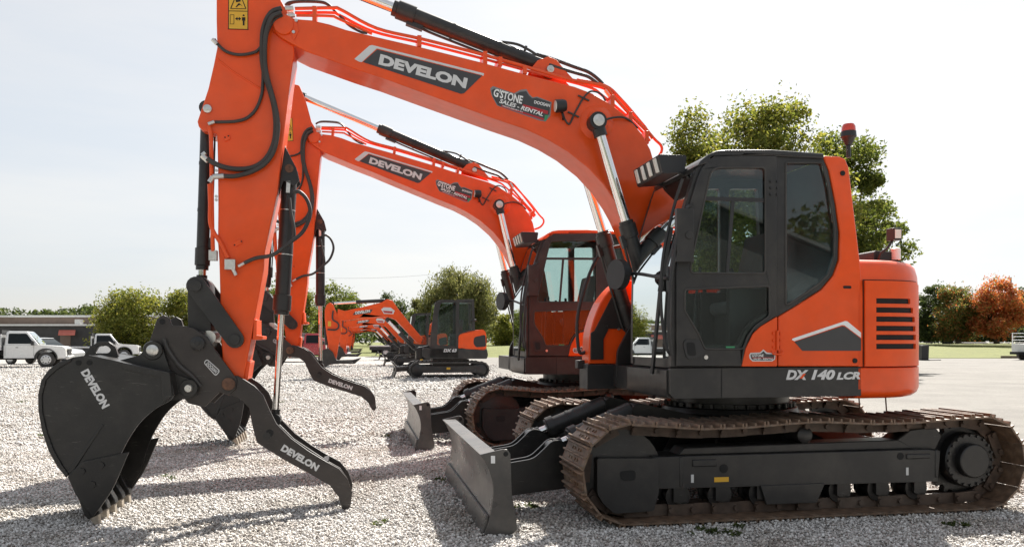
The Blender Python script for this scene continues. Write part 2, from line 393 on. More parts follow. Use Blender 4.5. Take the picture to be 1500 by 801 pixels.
def excavator(fr, pose, label, roof):
    X = BIG.xz; P = BIG.p
    root = thing('excavator', fr.o, fr.th, label, 'excavator', 'large crawler excavators parked in a row')
    # ---------------- undercarriage
    path, dist = track_path(); tot = dist[-1]; n = 46
    def at(s):
        s %= tot; i = min(np.searchsorted(dist, s, 'right') - 1, len(dist) - 2)
        t = (s - dist[i]) / (dist[i + 1] - dist[i]); return path[i] * (1 - t) + path[i + 1] * t
    for side in (-1, 1):
        yc = side * 0.995
        ch = MB()
        for k in range(n):
            s = tot * k / n; a, b_ = at(s - tot / n * .6), at(s + tot / n * .6)
            for yy in (-.075, .075):
                d = Vector((b_[0] - a[0], 0, b_[1] - a[1])).normalized(); nin = Vector((-d.z, 0, d.x))
                c0 = Vector((a[0], yc + yy + (0.012 if k % 2 else -.012), a[1])) + nin * .05; c1 = Vector((b_[0], yc + yy + (0.012 if k % 2 else -.012), b_[1])) + nin * .05
                ch.obox(c0, c1, .026, .085, up=nin)
            c = Vector((*at(s + tot / n * .5), 0)); c = Vector((c.x, yc, c.y)) + nin * .05
            ch.cyl(c + Vector((0, -.12, 0)), c + Vector((0, .12, 0)), .022, n=8)
        tr = ch.build('crawler_track', 'chain', root)
        me = shoe_mesh()
        for k in range(n):
            s = tot * (k + .5) / n; p = at(s); a, b_ = at(s - .03), at(s + .03)
            d = Vector((b_[0] - a[0], 0, b_[1] - a[1])).normalized(); out = Vector((d.z, 0, -d.x))
            yv = out.cross(d)
            mw = Matrix(((d.x, yv.x, out.x, p[0]), (d.y, yv.y, out.y, yc), (d.z, yv.z, out.z, p[1]), (0, 0, 0, 1)))
            inst('track_shoe', me, tr, mw)
        # track frame
        y0, y1 = yc - .155, yc + .155
        f = MB(); f.prism([(-1.18, .262), (1.28, .238), (1.30, .49), (1.18, .505), (-1.18, .505)], y0, y1)
        f.prism([(-.95, .505), (1.1, .505), (.95, .58), (-.9, .56)], y0 + .05, y1 - .05)
        for xx in (-.95, 1.26): f.box(xx - .015, xx + .015, y0 - .006, y1 + .006, .27, .5)
        f.box(-.86, -.66, y0 - .012, y0 + .02, .42, .475); f.box(.98, 1.2, y0 - .012, y0 + .02, .43, .47)
        tf = f.build('track_frame', 'dark', root, bevel=.008)
        g = MB(); g.prism(rounded(X([(875, 671), (965, 671), (965, 722), (958, 748), (900, 752), (884, 738), (875, 722)], y0 - .02 if side < 0 else -1.17), .02), y0 - .02, y1 + .02)
        g.build('idler_guard', 'dark', tf, bevel=.006)
        hb = MB(); hb.prism(rounded(X([(907, 690), (931, 688), (931, 703), (910, 704)], -1.17), .03), y0 - .024, y0 - .0205); hb.cyl((-.60, y0 - .003, .40), (-.60, y0 - .0002, .40), .035, n=18)
        hb.cyl((.93, y0 - .003, .455), (.93, y0 - .0002, .455), .03, n=14)
        build_split(hb, 'grease_opening', 'black', tf)
        lb = MB(); lb.box(-.68, -.56, y0 - .004, y0 - .001, .298, .335); lb.build('warning_label', 'yellow', tf)
        lw = MB()
        for xx in (-.93 + .06, .98):
            lw.box(xx, xx + .022, y0 - .004, y0 - .001, .30, .362)
        build_split(lw, 'tie_down_mark', 'silver', tf)
        b = MB(); b.prism([(.78, .50), (1.30, .49), (1.36, .60), (1.30, .675), (1.05, .655), (.92, .57)], yc - .10, yc + .10); b.build('motor_guard', 'steel', tf, bevel=.01)
        for xx in np.linspace(-.95, 1.12, 7):
            b = MB(); b.lathe((xx, yc - .125, .185), (xx, yc + .125, .185), [(0, .05), (.1, .055), (.12, .1), (.22, .1), (.24, .075), (.76, .075), (.78, .1), (.88, .1), (.9, .055), (1, .05)], 18)
            b.box(xx - .055, xx + .055, yc - .145, yc - .12, .15, .27); b.box(xx - .055, xx + .055, yc + .12, yc + .145, .15, .27)
            b.build('track_roller', 'steel', tf)
        b = MB()
        b.prism([(-.25, .11), (.18, .11), (.25, .26), (-.3, .26)], yc - .172, yc - .168 + .02); b.build('track_guard', 'dark', tf, bevel=.004)
        b = MB(); b.lathe((.12, yc - .12, .635), (.12, yc + .12, .635), [(0, .03), (.08, .065), (.8, .065), (1, .06)], 18); b.build('carrier_roller', 'steel', tf)
        b = MB(); b.lathe((-1.395, yc - .1, .40), (-1.395, yc + .1, .40), [(0, .07), (.05, .2), (.1, .25), (.12, .31), (.3, .31), (.32, .285), (.68, .285), (.7, .31), (.88, .31), (.9, .25), (.95, .2), (1, .07)], 36)
        b.build('idler_wheel', 'steel', tf)
        # sprocket
        b = MB(); cxs = 1.595
        prof = []
        for k in range(21):
            for dt, rr_ in ((-.3, .275), (-.12, .318), (.12, .318), (.3, .275)):
                a = 2 * math.pi * (k + dt) / 21; prof.append((cxs + rr_ * math.cos(a), .40 + rr_ * math.sin(a)))
        b.prism(prof, yc - .03, yc + .03)
        b.lathe((cxs, yc - .13, .40), (cxs, yc + .1, .40), [(0, .215), (.05, .225), (1, .225)], 32)
        for k in range(20):
            a = 2 * math.pi * k / 20; b.cyl((cxs + .205 * math.cos(a), yc - .145, .40 + .205 * math.sin(a)), (cxs + .205 * math.cos(a), yc - .12, .40 + .205 * math.sin(a)), .012, n=6)
        sp = b.build('drive_sprocket', 'steel', root)
        b = MB(); b.lathe((cxs, yc - .19, .40), (cxs, yc - .1, .40), [(0, .13), (.1, .14), (1, .14)], 32); b.build('motor_cover', 'steel', sp, bevel=.004)
        # legs of the car body
        b = MB()
        for sx in (-1, 1):
            b.loft([[(sx * .25, side * .35, .42), (sx * .62, side * .35, .42), (sx * .62, side * .35, .72), (sx * .25, side * .35, .72)],
                    [(sx * .55, side * .86, .30), (sx * .98, side * .86, .30), (sx * .98, side * .86, .52), (sx * .55, side * .86, .52)]], smooth=False)
        build_split(b, 'frame_leg', 'steel', root, .008)
    b = MB(); b.box(-.72, .72, -.42, .42, .36, .74); b.lathe((0, 0, .74), (0, 0, .80), [(0, .62), (1, .60)], 36); b.build('car_body', 'steel', root, bevel=.01)
    b = MB(); b.lathe((0, 0, .795), (0, 0, .93), [(0, .56), (.3, .56), (.31, .53), (1, .53)], 48)
    for k in range(36):
        a = 2 * math.pi * k / 36; b.cyl((.575 * math.cos(a), .575 * math.sin(a), .80), (.575 * math.cos(a), .575 * math.sin(a), .835), .014, n=6)
    b.build('swing_bearing', 'steel', root)
    # ---------------- dozer blade
    by = 1.29
    front = X([(703, 665), (710, 676), (717, 691), (721, 706), (722, 720), (720, 740), (715, 762), (706, 789)], -1.29)
    plate = front + X([(711, 789.5), (750, 781), (757, 774), (755, 754), (749, 722), (747, 664), (742, 657), (735, 657)], -1.29)
    b = MB(); th = .02
    fr_s = smoothpoly(front, 4)
    back = [(x + .022, z) for x, z in fr_s]
    b.loft([[(x, y, z) for x, z in fr_s + back[::-1]] for y in (-by, by)], smooth=True)
    blade = b.build('dozer_blade', 'blade', root)
    b = MB()
    x0, z0 = fr_s[0]; b.prism([(x0, z0 + .0), (x0 + .13, z0 + .005), (x0 + .13, z0 - .02), (x0 + .01, z0 - .02)], -by, by)
    b.build('top_flange', 'blade', blade, bevel=.004)
    xl, zl = fr_s[-1]; b = MB(); b.prism([(xl - .006, zl - .004), (xl + .016, zl - .004), (xl + .05, zl + .16), (xl + .03, zl + .165)], -by, by); b.build('cutting_edge', 'blade', blade, bevel=.002)
    for y0 in (-by - .022, by + .002):
        b = MB(); b.prism(fr_s + plate[len(front):], y0, y0 + .02); hx, hz = BIG.xz([(740, 664)], -1.29)[0]
        b.build('end_plate', 'blade', blade, bevel=.004)
        h = MB(); h.cyl((hx - .0, y0 - .002, hz - .0), (hx, y0 + .022, hz), .018, n=14); h.build('lifting_eye', 'black', blade)
    b = MB(); b.prism(X([(719, 667), (725, 667), (725, 678), (719, 678)], -1.31), -by - .026, -by - .023); b.build('white_sticker', 'white', blade)
    # ribs and push frame
    b = MB()
    bx = fr_s[len(fr_s) // 2][0]
    for y in (-.95, .95): b.prism([(bx + .02, .10), (bx + .02, .55), (bx + .12, .48), (bx + .16, .14)], y - .015, y + .015)
    b.box(bx + .02, bx + .12, -1.2, 1.2, .2, .4)
    b.build('back_rib', 'dark', blade, bevel=.006)
    for y in (-.42, .42):
        b = MB()
        for dy in (-.07, .07):
            pr = [(bx + .02, .10), (-1.15, .22), (-.72, .40), (-.72, .60), (-1.2, .52), (-1.62, .46), (-1.70, .56), (-1.80, .57), (-1.87, .50), (-1.96, .42), (bx + .05, .36)]
            b.prism(rounded(pr, .05), y + dy - .014, y + dy + .014)
        b.prism([(bx + .04, .13), (-1.15, .25), (-.75, .42), (-.75, .5), (-1.2, .42), (bx + .06, .30)], y - .05, y + .05)
        b.build('blade_arm', 'steel', root, bevel=.004)
        hydraulic(root, 'blade_cylinder', (-1.04, y * .9, .80), (-1.79, y, .50), .8, .085, .04, eye=.055)
        b = MB()
        for dy in (-.085, .085): b.prism(rounded([(-1.10, .74), (-1.10, .84), (-1.0, .85), (-.5, .74), (-.5, .5), (-.9, .55)], .03), y * .9 + dy - .015, y * .9 + dy + .015)
        b.build('cylinder_bracket', 'steel', root, bevel=.004)
    # ---------------- upper structure: skirt, cab, engine house, counterweight
    yn, yf = -1.20, -.27
    zb, zs = P(1100, 582, yn).z, P(1100, 538, yn).z
    xs0, xs1 = P(982, 560, yn).x, P(1262, 560, yn).x
    plan = [(.545, -1.2), (.70, -1.2), (.84, -1.195), (.96, -1.17), (1.07, -1.12), (1.17, -1.04), (1.26, -.94), (1.34, -.80), (1.41, -.6), (1.455, -.38), (1.48, 0)]
    plan = smoothpoly(plan, 4)
    full = plan + [(x, -y) for x, y in plan[::-1][1:]]
    def ring(z, ins=0.0, tail=0.0):
        out = []
        for x, y in full:
            L_ = math.hypot(x - .2, y); out.append((x - ins * max(0, (x - .5)) / L_ * 1.3 , y * (1 - ins / 1.2), z))
        return out + [(.52, 1.2 - ins, z), (.52, -1.2 + ins, z)]
    b = MB()
    b.prism(rounded([(xs0, zb + .03), (xs0 + .03, zb), (xs1 - .004, zb), (xs1 - .004, zs - .003), (xs0, zs - .003)], .012), yn, yn + .05)
    b.prism([(xs0 - .012, zb + .02), (xs0 + .0, zb + .0), (xs0 + .05, zb + .0), (xs0 + .05, zs - .003), (xs0 - .012, zs - .02)], yn + .05, yf + .03)
    b.box(xs0 + .05, .52, yn + .05, 1.15, zb + .012, zs - .02)
    skirt = b.build('platform_skirt', 'dark', root, bevel=.006)
    b = MB(); xx = P(1057, 560, yn).x; b.box(xx - .004, xx + .004, yn - .002, yn + .01, zb + .002, zs - .004); b.build('seam', 'black', skirt)
    b = MB(); put_letters(b, 'DX', P(1151, 556, yn), P(1184, 556, yn), P(1151, 541.5, yn).z - P(1151, 556, yn).z, off=.003, bold=.05, shear=.25)
    put_letters(b, '140', P(1188, 556, yn), P(1223, 556, yn), P(1188, 541, yn).z - P(1188, 556, yn).z, off=.003, bold=.05, shear=.25)
    put_letters(b, 'LCR', P(1225, 556, yn), P(1260, 555, yn), P(1225, 545, yn).z - P(1225, 556, yn).z, off=.003, bold=.05, shear=.25)
    b.build('lettering', 'silver', skirt)
    b = MB(); flat(b, [P(1171, 554, yn), P(1175, 554, yn), P(1180, 547, yn), P(1176, 547, yn)], .0045); b.build('lettering_accent', 'orange', skirt)
    # cab frame, door, glazing (outline in side view)
    wd = pose.get('wide', 0)
    def Wd(pts): return [(u_ + (wd if u_ > 1117 else 0), v_) for u_, v_ in pts]
    outer = X([(984, 536.5), (984, 470), (985.5, 390), (999, 318), (1016, 262), (1022, 246), (1033, 231), (1048, 222), (1130, 222), (1205, 227), (1214, 250), (1224, 300), (1229, 340), (1228, 380), (1220, 403), (1203, 423), (1163, 449), (1139, 463.5), (1139, 536.5)], yn)
    upper_w = rounded(X(Wd([(1010, 400), (1012, 382), (1038, 262), (1042, 249), (1054, 246), (1120, 246), (1120, 401)]), yn), .035)
    lower_w = rounded(X(Wd([(1002, 424), (1126, 419), (1126, 463), (1106, 477), (1094, 493), (1087.5, 511), (1031, 511), (1023, 490), (1002, 455)]), yn), .025)
    rear_w = rounded(X([(1152 + wd, 238), (1206, 238), (1214, 270), (1224, 335), (1223, 376), (1214, 402), (1200, 416), (1163 + wd, 441 - wd * .5), (1152 + wd, 447 - wd * .6)], yn), .02)
    door_o = X(Wd([(990, 536.5), (990, 400), (994, 366), (1004, 318), (1021, 262), (1027, 247), (1037, 235), (1050, 229), (1137, 229), (1137, 462), (1113, 477.5), (1101, 488.5), (1091, 510), (1085.5, 536.5)]), yn)
    door_hole = X(Wd([(1000, 505), (1000, 400), (1013, 330), (1031, 258), (1043, 240), (1129, 238), (1129, 455), (1104, 470), (1092, 485), (1082, 505)]), yn)
    cab_b = MB(); cab_b.prism(outer, yn + .012, yn + .07, [door_hole, rear_w])
    far_o = X([(984, 536.5), (984, 470), (985.5, 390), (999, 318), (1016, 262), (1022, 246), (1033, 231), (1048, 222), (1130, 222), (1205, 227), (1205, 536.5)], yn)
    far_w = rounded(X([(1000, 400), (1026, 280), (1044, 246), (1128, 246), (1128, 420), (1000, 420)], yn), .03)
    far_w2 = rounded(X([(1142, 246), (1190, 246), (1196, 400), (1142, 400)], yn), .03)
    cab_b.prism(far_o, yf - .06, yf, [far_w, far_w2])
    xr0, xr1 = P(1205, 227, yn).x, P(1030, 240, yn).x
    # front cross members, sills
    def fx(v): # x of the windscreen line at photo row v
        v = max(v, 231); tab = [(231, 1033), (246, 1022), (262, 1016), (318, 999), (390, 985.5), (470, 984), (600, 984)]
        for (v0, u0), (v1, u1) in zip(tab, tab[1:]):
            if v <= v1: u = u0 + (u1 - u0) * (v - v0) / (v1 - v0); break
        q = P(u, v, yn); return q.x, q.z
    for v, h in ((252, .05), (431, .02), (528, .05)):
        x, z = fx(v); cab_b.box(x + .008, x + .05, yn + .07, yf - .06, z - h, z + h)
    cab_b.box(P(1139, 500, yn).x, P(1139, 500, yn).x + .05, yf - .4, yf - .06, zs, zs + .3)
    cab_b.box(xr0 - .02, xr0 + .03, yn + .07, yf - .06, zs, P(1205, 440, yn).z)
    cab_b.box(fx(536)[0] + .02, xr0, yn + .07, yf - .06, zs - .001, zs + .035)
    cab = cab_b.build('cab', 'dark', root, bevel=.004 if wd else .012, seg=2 if wd else 3)
    b = MB(); ro = X([(1021, 244), (1026, 236), (1036, 227.5), (1048, 221.5), (1062, 219.5), (1130, 219.5), (1206, 225), (1207, 233), (1130, 229), (1050, 230), (1036, 240)], yn)
    b.prism(ro, yn - .012, yf + .012); b.build('roof', roof, cab, bevel=.014, seg=3)
    d = MB(); d.prism(door_o, yn - .012, yn + .009, [upper_w, lower_w]); door = d.build('door', 'dark', cab, bevel=.004 if wd else .008, seg=2 if wd else 3)
    g = MB(); g.prism([(x, z) for x, z in upper_w], yn + .0, yn + .004); g.build('upper_pane', 'glass', door)
    g = MB(); g.prism(lower_w, yn + .0, yn + .004); g.build('lower_pane', 'glass', door)
    g = MB(); a_ = X(Wd([(1030, 288), (1121, 290.5), (1121, 296), (1028.5, 293.5)]), yn); g.prism(a_, yn - .006, yn + .008)
    g.prism(X([(1071, 293), (1076, 293), (1067.5, 401), (1063, 401)], yn), yn - .004, yn + .007); g.build('window_bar', 'plastic', door)
    sl = MB()
    for poly in (upper_w, lower_w): sl.tube([(x, yn - .011, z) for x, z in poly] + [(poly[0][0], yn - .011, poly[0][1])], .008, 6, sub=1)
    sl.build('window_seal', 'rubber', door)
    g = MB(); g.prism(rear_w, yn + .03, yn + .034); g.build('rear_side_pane', 'glass', cab)
    sl = MB(); sl.tube([(x, yn + .012, z) for x, z in rear_w] + [(rear_w[0][0], yn + .012, rear_w[0][1])], .009, 6, sub=1); sl.build('window_seal', 'rubber', cab)
    g = MB()
    for poly in (far_w, far_w2): g.prism(poly, yf - .03, yf - .026)
    g.build('far_side_pane', 'glass', cab)
    g = MB(); ws = [fx(v) for v in (250, 262, 290, 318, 354, 390, 430, 470, 525)]
    g.loft([[(x - .002, y, z) for x, z in ws] for y in (yn + .065, yf - .055)], closed=False, caps=False); g.build('windscreen', 'windscreen', cab)
    b = MB(); b.prism(X(Wd([(1085.5, 536.5), (1091.5, 510), (1102, 488.5), (1114, 477.5), (1137.5, 463.5), (1137.5, 536.5)]), yn), yn - .012, yn + .009)
    dp = b.build('door_corner_panel', 'orange', door, bevel=.006)
    b = MB(); x, z = X([(1131 + wd, 488)], yn)[0]
    for dx_ in (-.03, .03):
        for dz_ in (0, -.055, -.11): b.cyl((x + dx_ + .035, yn - .012, z + dz_), (x + dx_ + .035, yn - .022, z + dz_), .011, n=8)
    b.tube([(x - .01, yn - .02, z - .14), (x + .0, yn - .03, z - .16), (x + .06, yn - .03, z - .16), (x + .08, yn - .02, z - .14)], .008, 6)
    b.cyl((x + .035, yn - .02, z - .13), (x + .035, yn - .02, z + .02), .012, n=10)
    b.build('hinge', 'orange', door)
    b = MB(); x, z = X([(1128 + wd, 266)], yn)[0]
    for dx_ in (0, .055):
        for dz_ in (0, -.05, -.1): b.cyl((x + dx_, yn - .012, z + dz_), (x + dx_, yn - .02, z + dz_), .011, n=8)
    build_split(b, 'hinge_bolt', 'plastic', door)
    b = MB(); b.prism(rounded(X([(999, 503), (1003, 497), (1024, 497), (1032, 519), (1012, 526), (1004, 524)], yn), .02), yn - .02, yn - .0125)
    hdl = b.build('door_handle', 'plastic', door, bevel=.004)
    b = MB(); hx, hz = X([(1012, 511)], yn)[0]; b.prism(rounded([(hx - .03, hz - .05), (hx + .035, hz - .05), (hx + .02, hz + .05), (hx - .045, hz + .05)], .02), yn - .0235, yn - .021); b.build('handle_recess', 'black', hdl)
    x, z = X([(1033, 523)], yn)[0]; b = MB(); b.cyl((x, yn - .01, z), (x, yn - .018, z), .016, n=14); b.build('lock', 'zinc', door)
    b = MB(); flat(b, [P(1063, 507, yn), P(1076, 507, yn), P(1076, 512, yn), P(1063, 512, yn)], .0035); b.build('window_sticker', 'green', door)
    # dealer badge on the door corner
    b = MB(); flat(b, [P(*q, yn) for q in ((1096, 520), (1098, 516.5), (1112, 516), (1117, 511.5), (1122, 516), (1135, 517), (1134, 526), (1130, 529), (1101, 529), (1097, 525))], .0135); bd = b.build('badge', 'silver', dp)
    b = MB(); flat(b, [P(*q, yn) for q in ((1098, 520), (1100, 518), (1113, 517.5), (1117, 514), (1121, 518), (1133, 519), (1132.5, 525), (1129, 527.5), (1102, 527.5), (1099, 524.5))], .0145); b.build('badge_field', 'decal', bd)
    b = MB(); put_letters(b, "G'STONE", P(1100, 522.5, yn), P(1117, 522.5, yn), .022, off=.0155); put_letters(b, "SALES - RENTAL", P(1102, 526.8, yn), P(1131, 526.8, yn), .014, off=.0155, shear=.2); b.build('badge_text', 'white', bd)
    b = MB(); flat(b, [P(*q, yn) for q in ((1100, 523.2), (1133, 523.2), (1132.5, 524.2), (1100, 524.2))], .0155); b.build('badge_stripe', 'red', bd)
    # interior
    b = MB(); b.prism(rounded([(-.42, zs + .42), (-.12, zs + .42), (-.02, zs + 1.08), (-.10, zs + 1.1), (-.22, zs + .55), (-.44, zs + .52)], .05), -.98, -.52); b.build('seat', 'seat', cab, bevel=.03)
    b = MB(); b.box(-.5, .0, -1.04, -.98, zs + .1, zs + .62); b.box(-.5, .0, -.50, -.44, zs + .1, zs + .62); b.tube([(-.45, -1.01, zs + .62), (-.47, -1.01, zs + .78)], .018); b.tube([(-.45, -.47, zs + .62), (-.47, -.47, zs + .78)], .018)
    b.box(-.4, -.1, -.95, -.55, zs + .03, zs + .42); b.box(-.95, -.9, -.5, -.38, zs + .6, zs + .85); b.build('console', 'plastic', cab, bevel=.01)
    b = MB(); b.obox((-.80, -.36, zs + .9), (-.86, -.50, zs + 1.08), .02, .22); b.build('monitor', 'silver', cab, bevel=.01)
    b = MB(); b.tube([(-.72, -.85, zs + .03), (-.70, -.85, zs + .5), (-.66, -.85, zs + .8)], .012); b.tube([(-.72, -.65, zs + .03), (-.70, -.65, zs + .5), (-.66, -.65, zs + .8)], .012); b.build('travel_lever', 'plastic', cab)
    # A-pillar grab rails, wiper, mirrors
    b = MB(); b.tube([P(1008, 300, yn - .02), P(996, 330, yn - .06), P(984, 400, yn - .06), P(979, 470, yn - .05), P(984, 520, yn - .02)], .013)
    b.tube([P(1000, 262, yn - .0), P(988, 300, yn + .04), P(972, 372, yn + .04), P(968, 440, yn + .04), P(975, 505, yn + .02), P(984, 520, yn + .02)], .013)
    b.build('grab_rail', 'plastic', cab)
    b = MB(); x, z = fx(545); b.obox((x - .05, yn + .28, z - .02), (fx(430)[0] - .03, yn + .17, fx(425)[1]), .02, .03); b.obox((fx(430)[0] - .03, yn + .17, fx(425)[1]), (fx(330)[0] - .03, yn + .12, fx(330)[1]), .012, .04)
    b.build('wiper', 'plastic', cab)
    b = MB(); x, z = fx(402); mz = 1.38 + 98 / 1177 * 6.75
    mp = P(906, 402, -.55); b.cyl(mp + Vector((-.03, -.01, 0)), mp + Vector((.03, .01, 0)), .125, n=28)
    b.lathe(mp + Vector((.02, 0, 0)), mp + Vector((.09, 0, 0)), [(0, .11), (1, .05)], 20)
    b.tube([mp + Vector((.06, 0, 0)), mp + Vector((.14, -.1, .0)), (x - .03, yn + .1, z - .02), (x + .02, yn + .03, z - .02)], .014)
    b.build('mirror', 'plastic', cab)
    b = MB(); q = P(1004, 345, yn - .06); b.box(q.x - .075, q.x + .06, q.y - .02, q.y + .03, q.z - .20, q.z + .2); b.tube([q + Vector((.0, 0, .2)), q + Vector((.08, .06, .25))], .012); b.cyl(q + Vector((.02, -.03, .0)), q + Vector((.02, -.01, 0)), .03, n=10)
    b.build('side_mirror', 'dark', cab, bevel=.02, seg=3)
    # roof light bar
    y0, y1 = -1.0, -.42; q0 = P(978, 242, -.9)
    lx, lz = q0.x - .02, q0.z
    b = MB(); b.prism(rounded([(lx - .06, lz - .09), (lx + .12, lz - .07), (lx + .14, lz + .06), (lx - .10, lz + .06)], .02), y0, y1)
    b.obox((lx, y0 + .05, lz - .04), (lx + .3, y0 + .05, lz - .08), .03, .05); b.obox((lx, y1 - .05, lz - .04), (lx + .3, y1 - .05, lz - .08), .03, .05)
    lbx = b.build('light_bar', 'plastic', cab, bevel=.006)
    for k in range(4):
        yy = y0 + .075 + k * (y1 - y0 - .15) / 3
        b = MB(); b.prism([(lx - .078, lz - .07), (lx - .065, lz - .07), (lx - .095, lz + .04), (lx - .108, lz + .04)], yy - .03, yy + .03); b.build('headlight', 'lens', lbx, bevel=.004)
    # beacon
    q = P(1243, 222, yn + .12); b = MB(); b.cyl(q + Vector((0, 0, -.05)), q + Vector((0, 0, .06)), .018); b.lathe(q + Vector((0, 0, .05)), q + Vector((0, 0, .16)), [(0, .026), (.5, .048), (.6, .062), (1, .058)], 20)
    be = b.build('beacon', 'plastic', cab)
    b = MB(); b.lathe(q + Vector((0, 0, .16)), q + Vector((0, 0, .225)), [(0, .056), (.6, .053), (.9, .042), (1, .018)], 20); b.build('beacon_lens', 'beacon', be)
    # orange rear side cover
    side = X([(1206, 228), (1230, 229), (1239, 233), (1244, 246), (1253, 322), (1261, 388), (1262, 400), (1262, 536.5), (1140, 536.5), (1140, 464), (1163, 450.5), (1204, 424.5), (1221.5, 403.5), (1230, 381), (1231, 340), (1225.5, 300), (1215.5, 250)], yn)
    b = MB(); b.prism(side, yn, yn + .06); sc = b.build('side_cover', 'orange', root, bevel=.014, seg=3)
    b = MB(); b.prism(X([(1219, 229), (1238, 233), (1252, 322), (1260, 388), (1261, 440), (1226, 440), (1229, 404), (1236, 381), (1238, 340), (1233, 300)], yn), yn + .06, yf); b.build('cab_rear_cover', 'orange', root, bevel=.01)
    b = MB(); b.prism(X([(1212, 231), (1218, 231), (1232, 300), (1237, 340), (1235, 381), (1228, 404), (1225, 455), (1166, 455), (1166, 449.5), (1204, 423.5), (1221, 403), (1229, 381), (1229.5, 340), (1224, 300)], yn), yn + .065, yf - .06); b.build('rear_lining', 'plastic', cab)
    b = MB(); flat(b, [P(*q, yn) for q in ((1159.5, 497.5), (1161, 495.5), (1237.5, 470), (1241, 470.5), (1261, 487), (1261, 494.5), (1237, 476.5), (1233, 476), (1163.5, 499.5))], .0025); b.build('chevron_stripe', 'white', sc)
    b = MB(); flat(b, [P(*q, yn) for q in ((1163.5, 500.5), (1233.5, 477.5), (1238, 478.5), (1261, 496), (1261, 513.5), (1175, 513.5))], .003); b.build('chevron_panel', 'decal', sc)
    b = MB(); x, z = X([(1241, 420.5)], yn)[0]; b.prism(rounded([(x - .035, z - .011), (x + .035, z - .011), (x + .035, z + .011), (x - .035, z + .011)], .01), yn - .003, yn + .002)
    for u_, v_ in ((1252, 528), (1234, 254)): x, z = X([(u_, v_)], yn)[0]; b.cyl((x, yn - .008, z), (x, yn, z), .02, n=14)
    build_split(b, 'latch', 'black', sc)
    # engine house, hood, right side tank
    z378 = P(1300, 379, yn).z; zc = zs
    b = MB(); b.box(P(1208, 400, yn).x, .56, yf, 1.17, zs, z378 - .02); b.box(P(1208, 400, yn).x + .02, .56, yn + .06, yf, zs, 1.75); b.build('engine_house', 'orange', root, bevel=.02)
    b = MB(); x0 = P(1264, 370, -.6).x; b.prism(rounded([(x0, z378 - .01), (x0, z378 + .12), (x0 + .22, z378 + .11), (x0 + .25, z378 - .01)], .03), -.75, .3); b.build('engine_hood', 'plastic', root, bevel=.01)
    q = P(1312, 372, -.75); b = MB(); b.lathe(q + Vector((0, 0, -.05)), q + Vector((0, 0, .055)), [(0, .04), (.9, .04), (1, .025)], 18); b.build('filler_cap', 'white', root)
    q = P(1308, 344, -.8); b = MB(); b.box(q.x - .03, q.x + .05, q.y - .05, q.y + .05, q.z - .05, q.z + .055); b.tube([q + Vector((0, 0, -.04)), q + Vector((-.05, 0, -.11)), q + Vector((-.10, .02, -.16)), (q.x - .12, q.y + .04, z378)], .012)
    wl = b.build('work_light', 'plastic', root, bevel=.008); b = MB(); b.box(q.x + .049, q.x + .054, q.y - .04, q.y + .04, q.z - .04, q.z + .045); b.box(q.x - .018, q.x + .04, q.y - .054, q.y - .049, q.z - .035, q.z + .04); b.build('lens', 'lens', wl)
    # counterweight and rear cowl
    b = MB(); b.loft([ring(zs + .002), ring(zs + .3), ring(z378 - .28, .0), ring(z378 - .12, .012), ring(z378 - .05, .03), ring(z378 - .015, .06), ring(z378, .12)]); cowl = b.build('rear_cowl', 'orange', root)
    b = MB(); zcb = P(1300, 584, yn).z; b.loft([ring(zcb, .10), ring(zcb + .012, .05), ring(zcb + .04, .015), ring(zcb + .08, .0), ring(zs - .012, 0), ring(zs - .004, .012)]); b.build('counterweight', 'orange', root)
    b = MB(); b.loft([ring(zs - .012, .02), ring(zs + .006, .02)]); b.build('seam', 'black', root)
    # louvred door that follows the curve of the cowl
    def panel(mb, s0, s1, z0, z1, o0, o1):
        pts = plan
        idx = [i for i, (x, y) in enumerate(pts) if s0 <= x <= s1 and y < -.9]
        xs = [s0] + [pts[i][0] for i in idx] + [s1]; xs = sorted(set(round(x, 4) for x in xs))
        inner, outr = [], []
        for x in xs:
            y = np.interp(x, [p[0] for p in pts], [p[1] for p in pts]); e = 1e-2
            dy = (np.interp(x + e, [p[0] for p in pts], [p[1] for p in pts]) - np.interp(x - e, [p[0] for p in pts], [p[1] for p in pts])) / (2 * e)
            nv = Vector((dy, -1)).normalized(); inner.append((x + nv.x * o0, y + nv.y * o0)); outr.append((x + nv.x * o1, y + nv.y * o1))
        loop = inner + outr[::-1]
        mb.loft([[(x, y, z0) for x, y in loop], [(x, y, z1) for x, y in loop]], smooth=False)
    xa, xb = P(1265, 450, yn).x, 1.12
    ya = [P(1300, v, yn).z for v in (411.5, 536)]
    slots = [(P(1300, v + 7.8, yn).z, P(1300, v, yn).z) for v in (437, 450.2, 463.5, 477, 490, 503.2)]
    sx0, sx1 = P(1281, 470, yn).x, [.99, 1.025, 1.05, 1.06, 1.065, 1.065]
    b = MB(); zz = ya[1]
    for (a0, a1), xe in zip(slots[::-1], sx1[::-1]):
        panel(b, xa, xb, zz, a0, .001, .022); panel(b, xa, sx0, a0, a1, .001, .022); panel(b, xe, xb, a0, a1, .001, .022); zz = a1
    panel(b, xa, xb, zz, ya[0] - .02, .001, .022); panel(b, xa, xb - .02, ya[0] - .02, ya[0], .001, .02)
    ld = b.build('louvred_door', 'orange', cowl)
    b = MB(); panel(b, sx0 - .01, 1.075, slots[-1][0] - .01, slots[0][1] + .01, .0005, .004); b.build('louvre_backing', 'black', ld)
    b = MB(); panel(b, xa - .008, xa, ya[1], ya[0], .0006, .003); panel(b, xa - .008, xb + .006, ya[0], ya[0] + .008, .0006, .003); b.build('door_gap', 'black', ld)
    b = MB()
    for u_ in (1258, 1297): q = P(u_, 584, -1.0); b.tube([q + Vector((0, 0, .03)), q + Vector((.01, 0, -.10))], .006, 6)
    b.build('hanging_strap', 'pin', root)
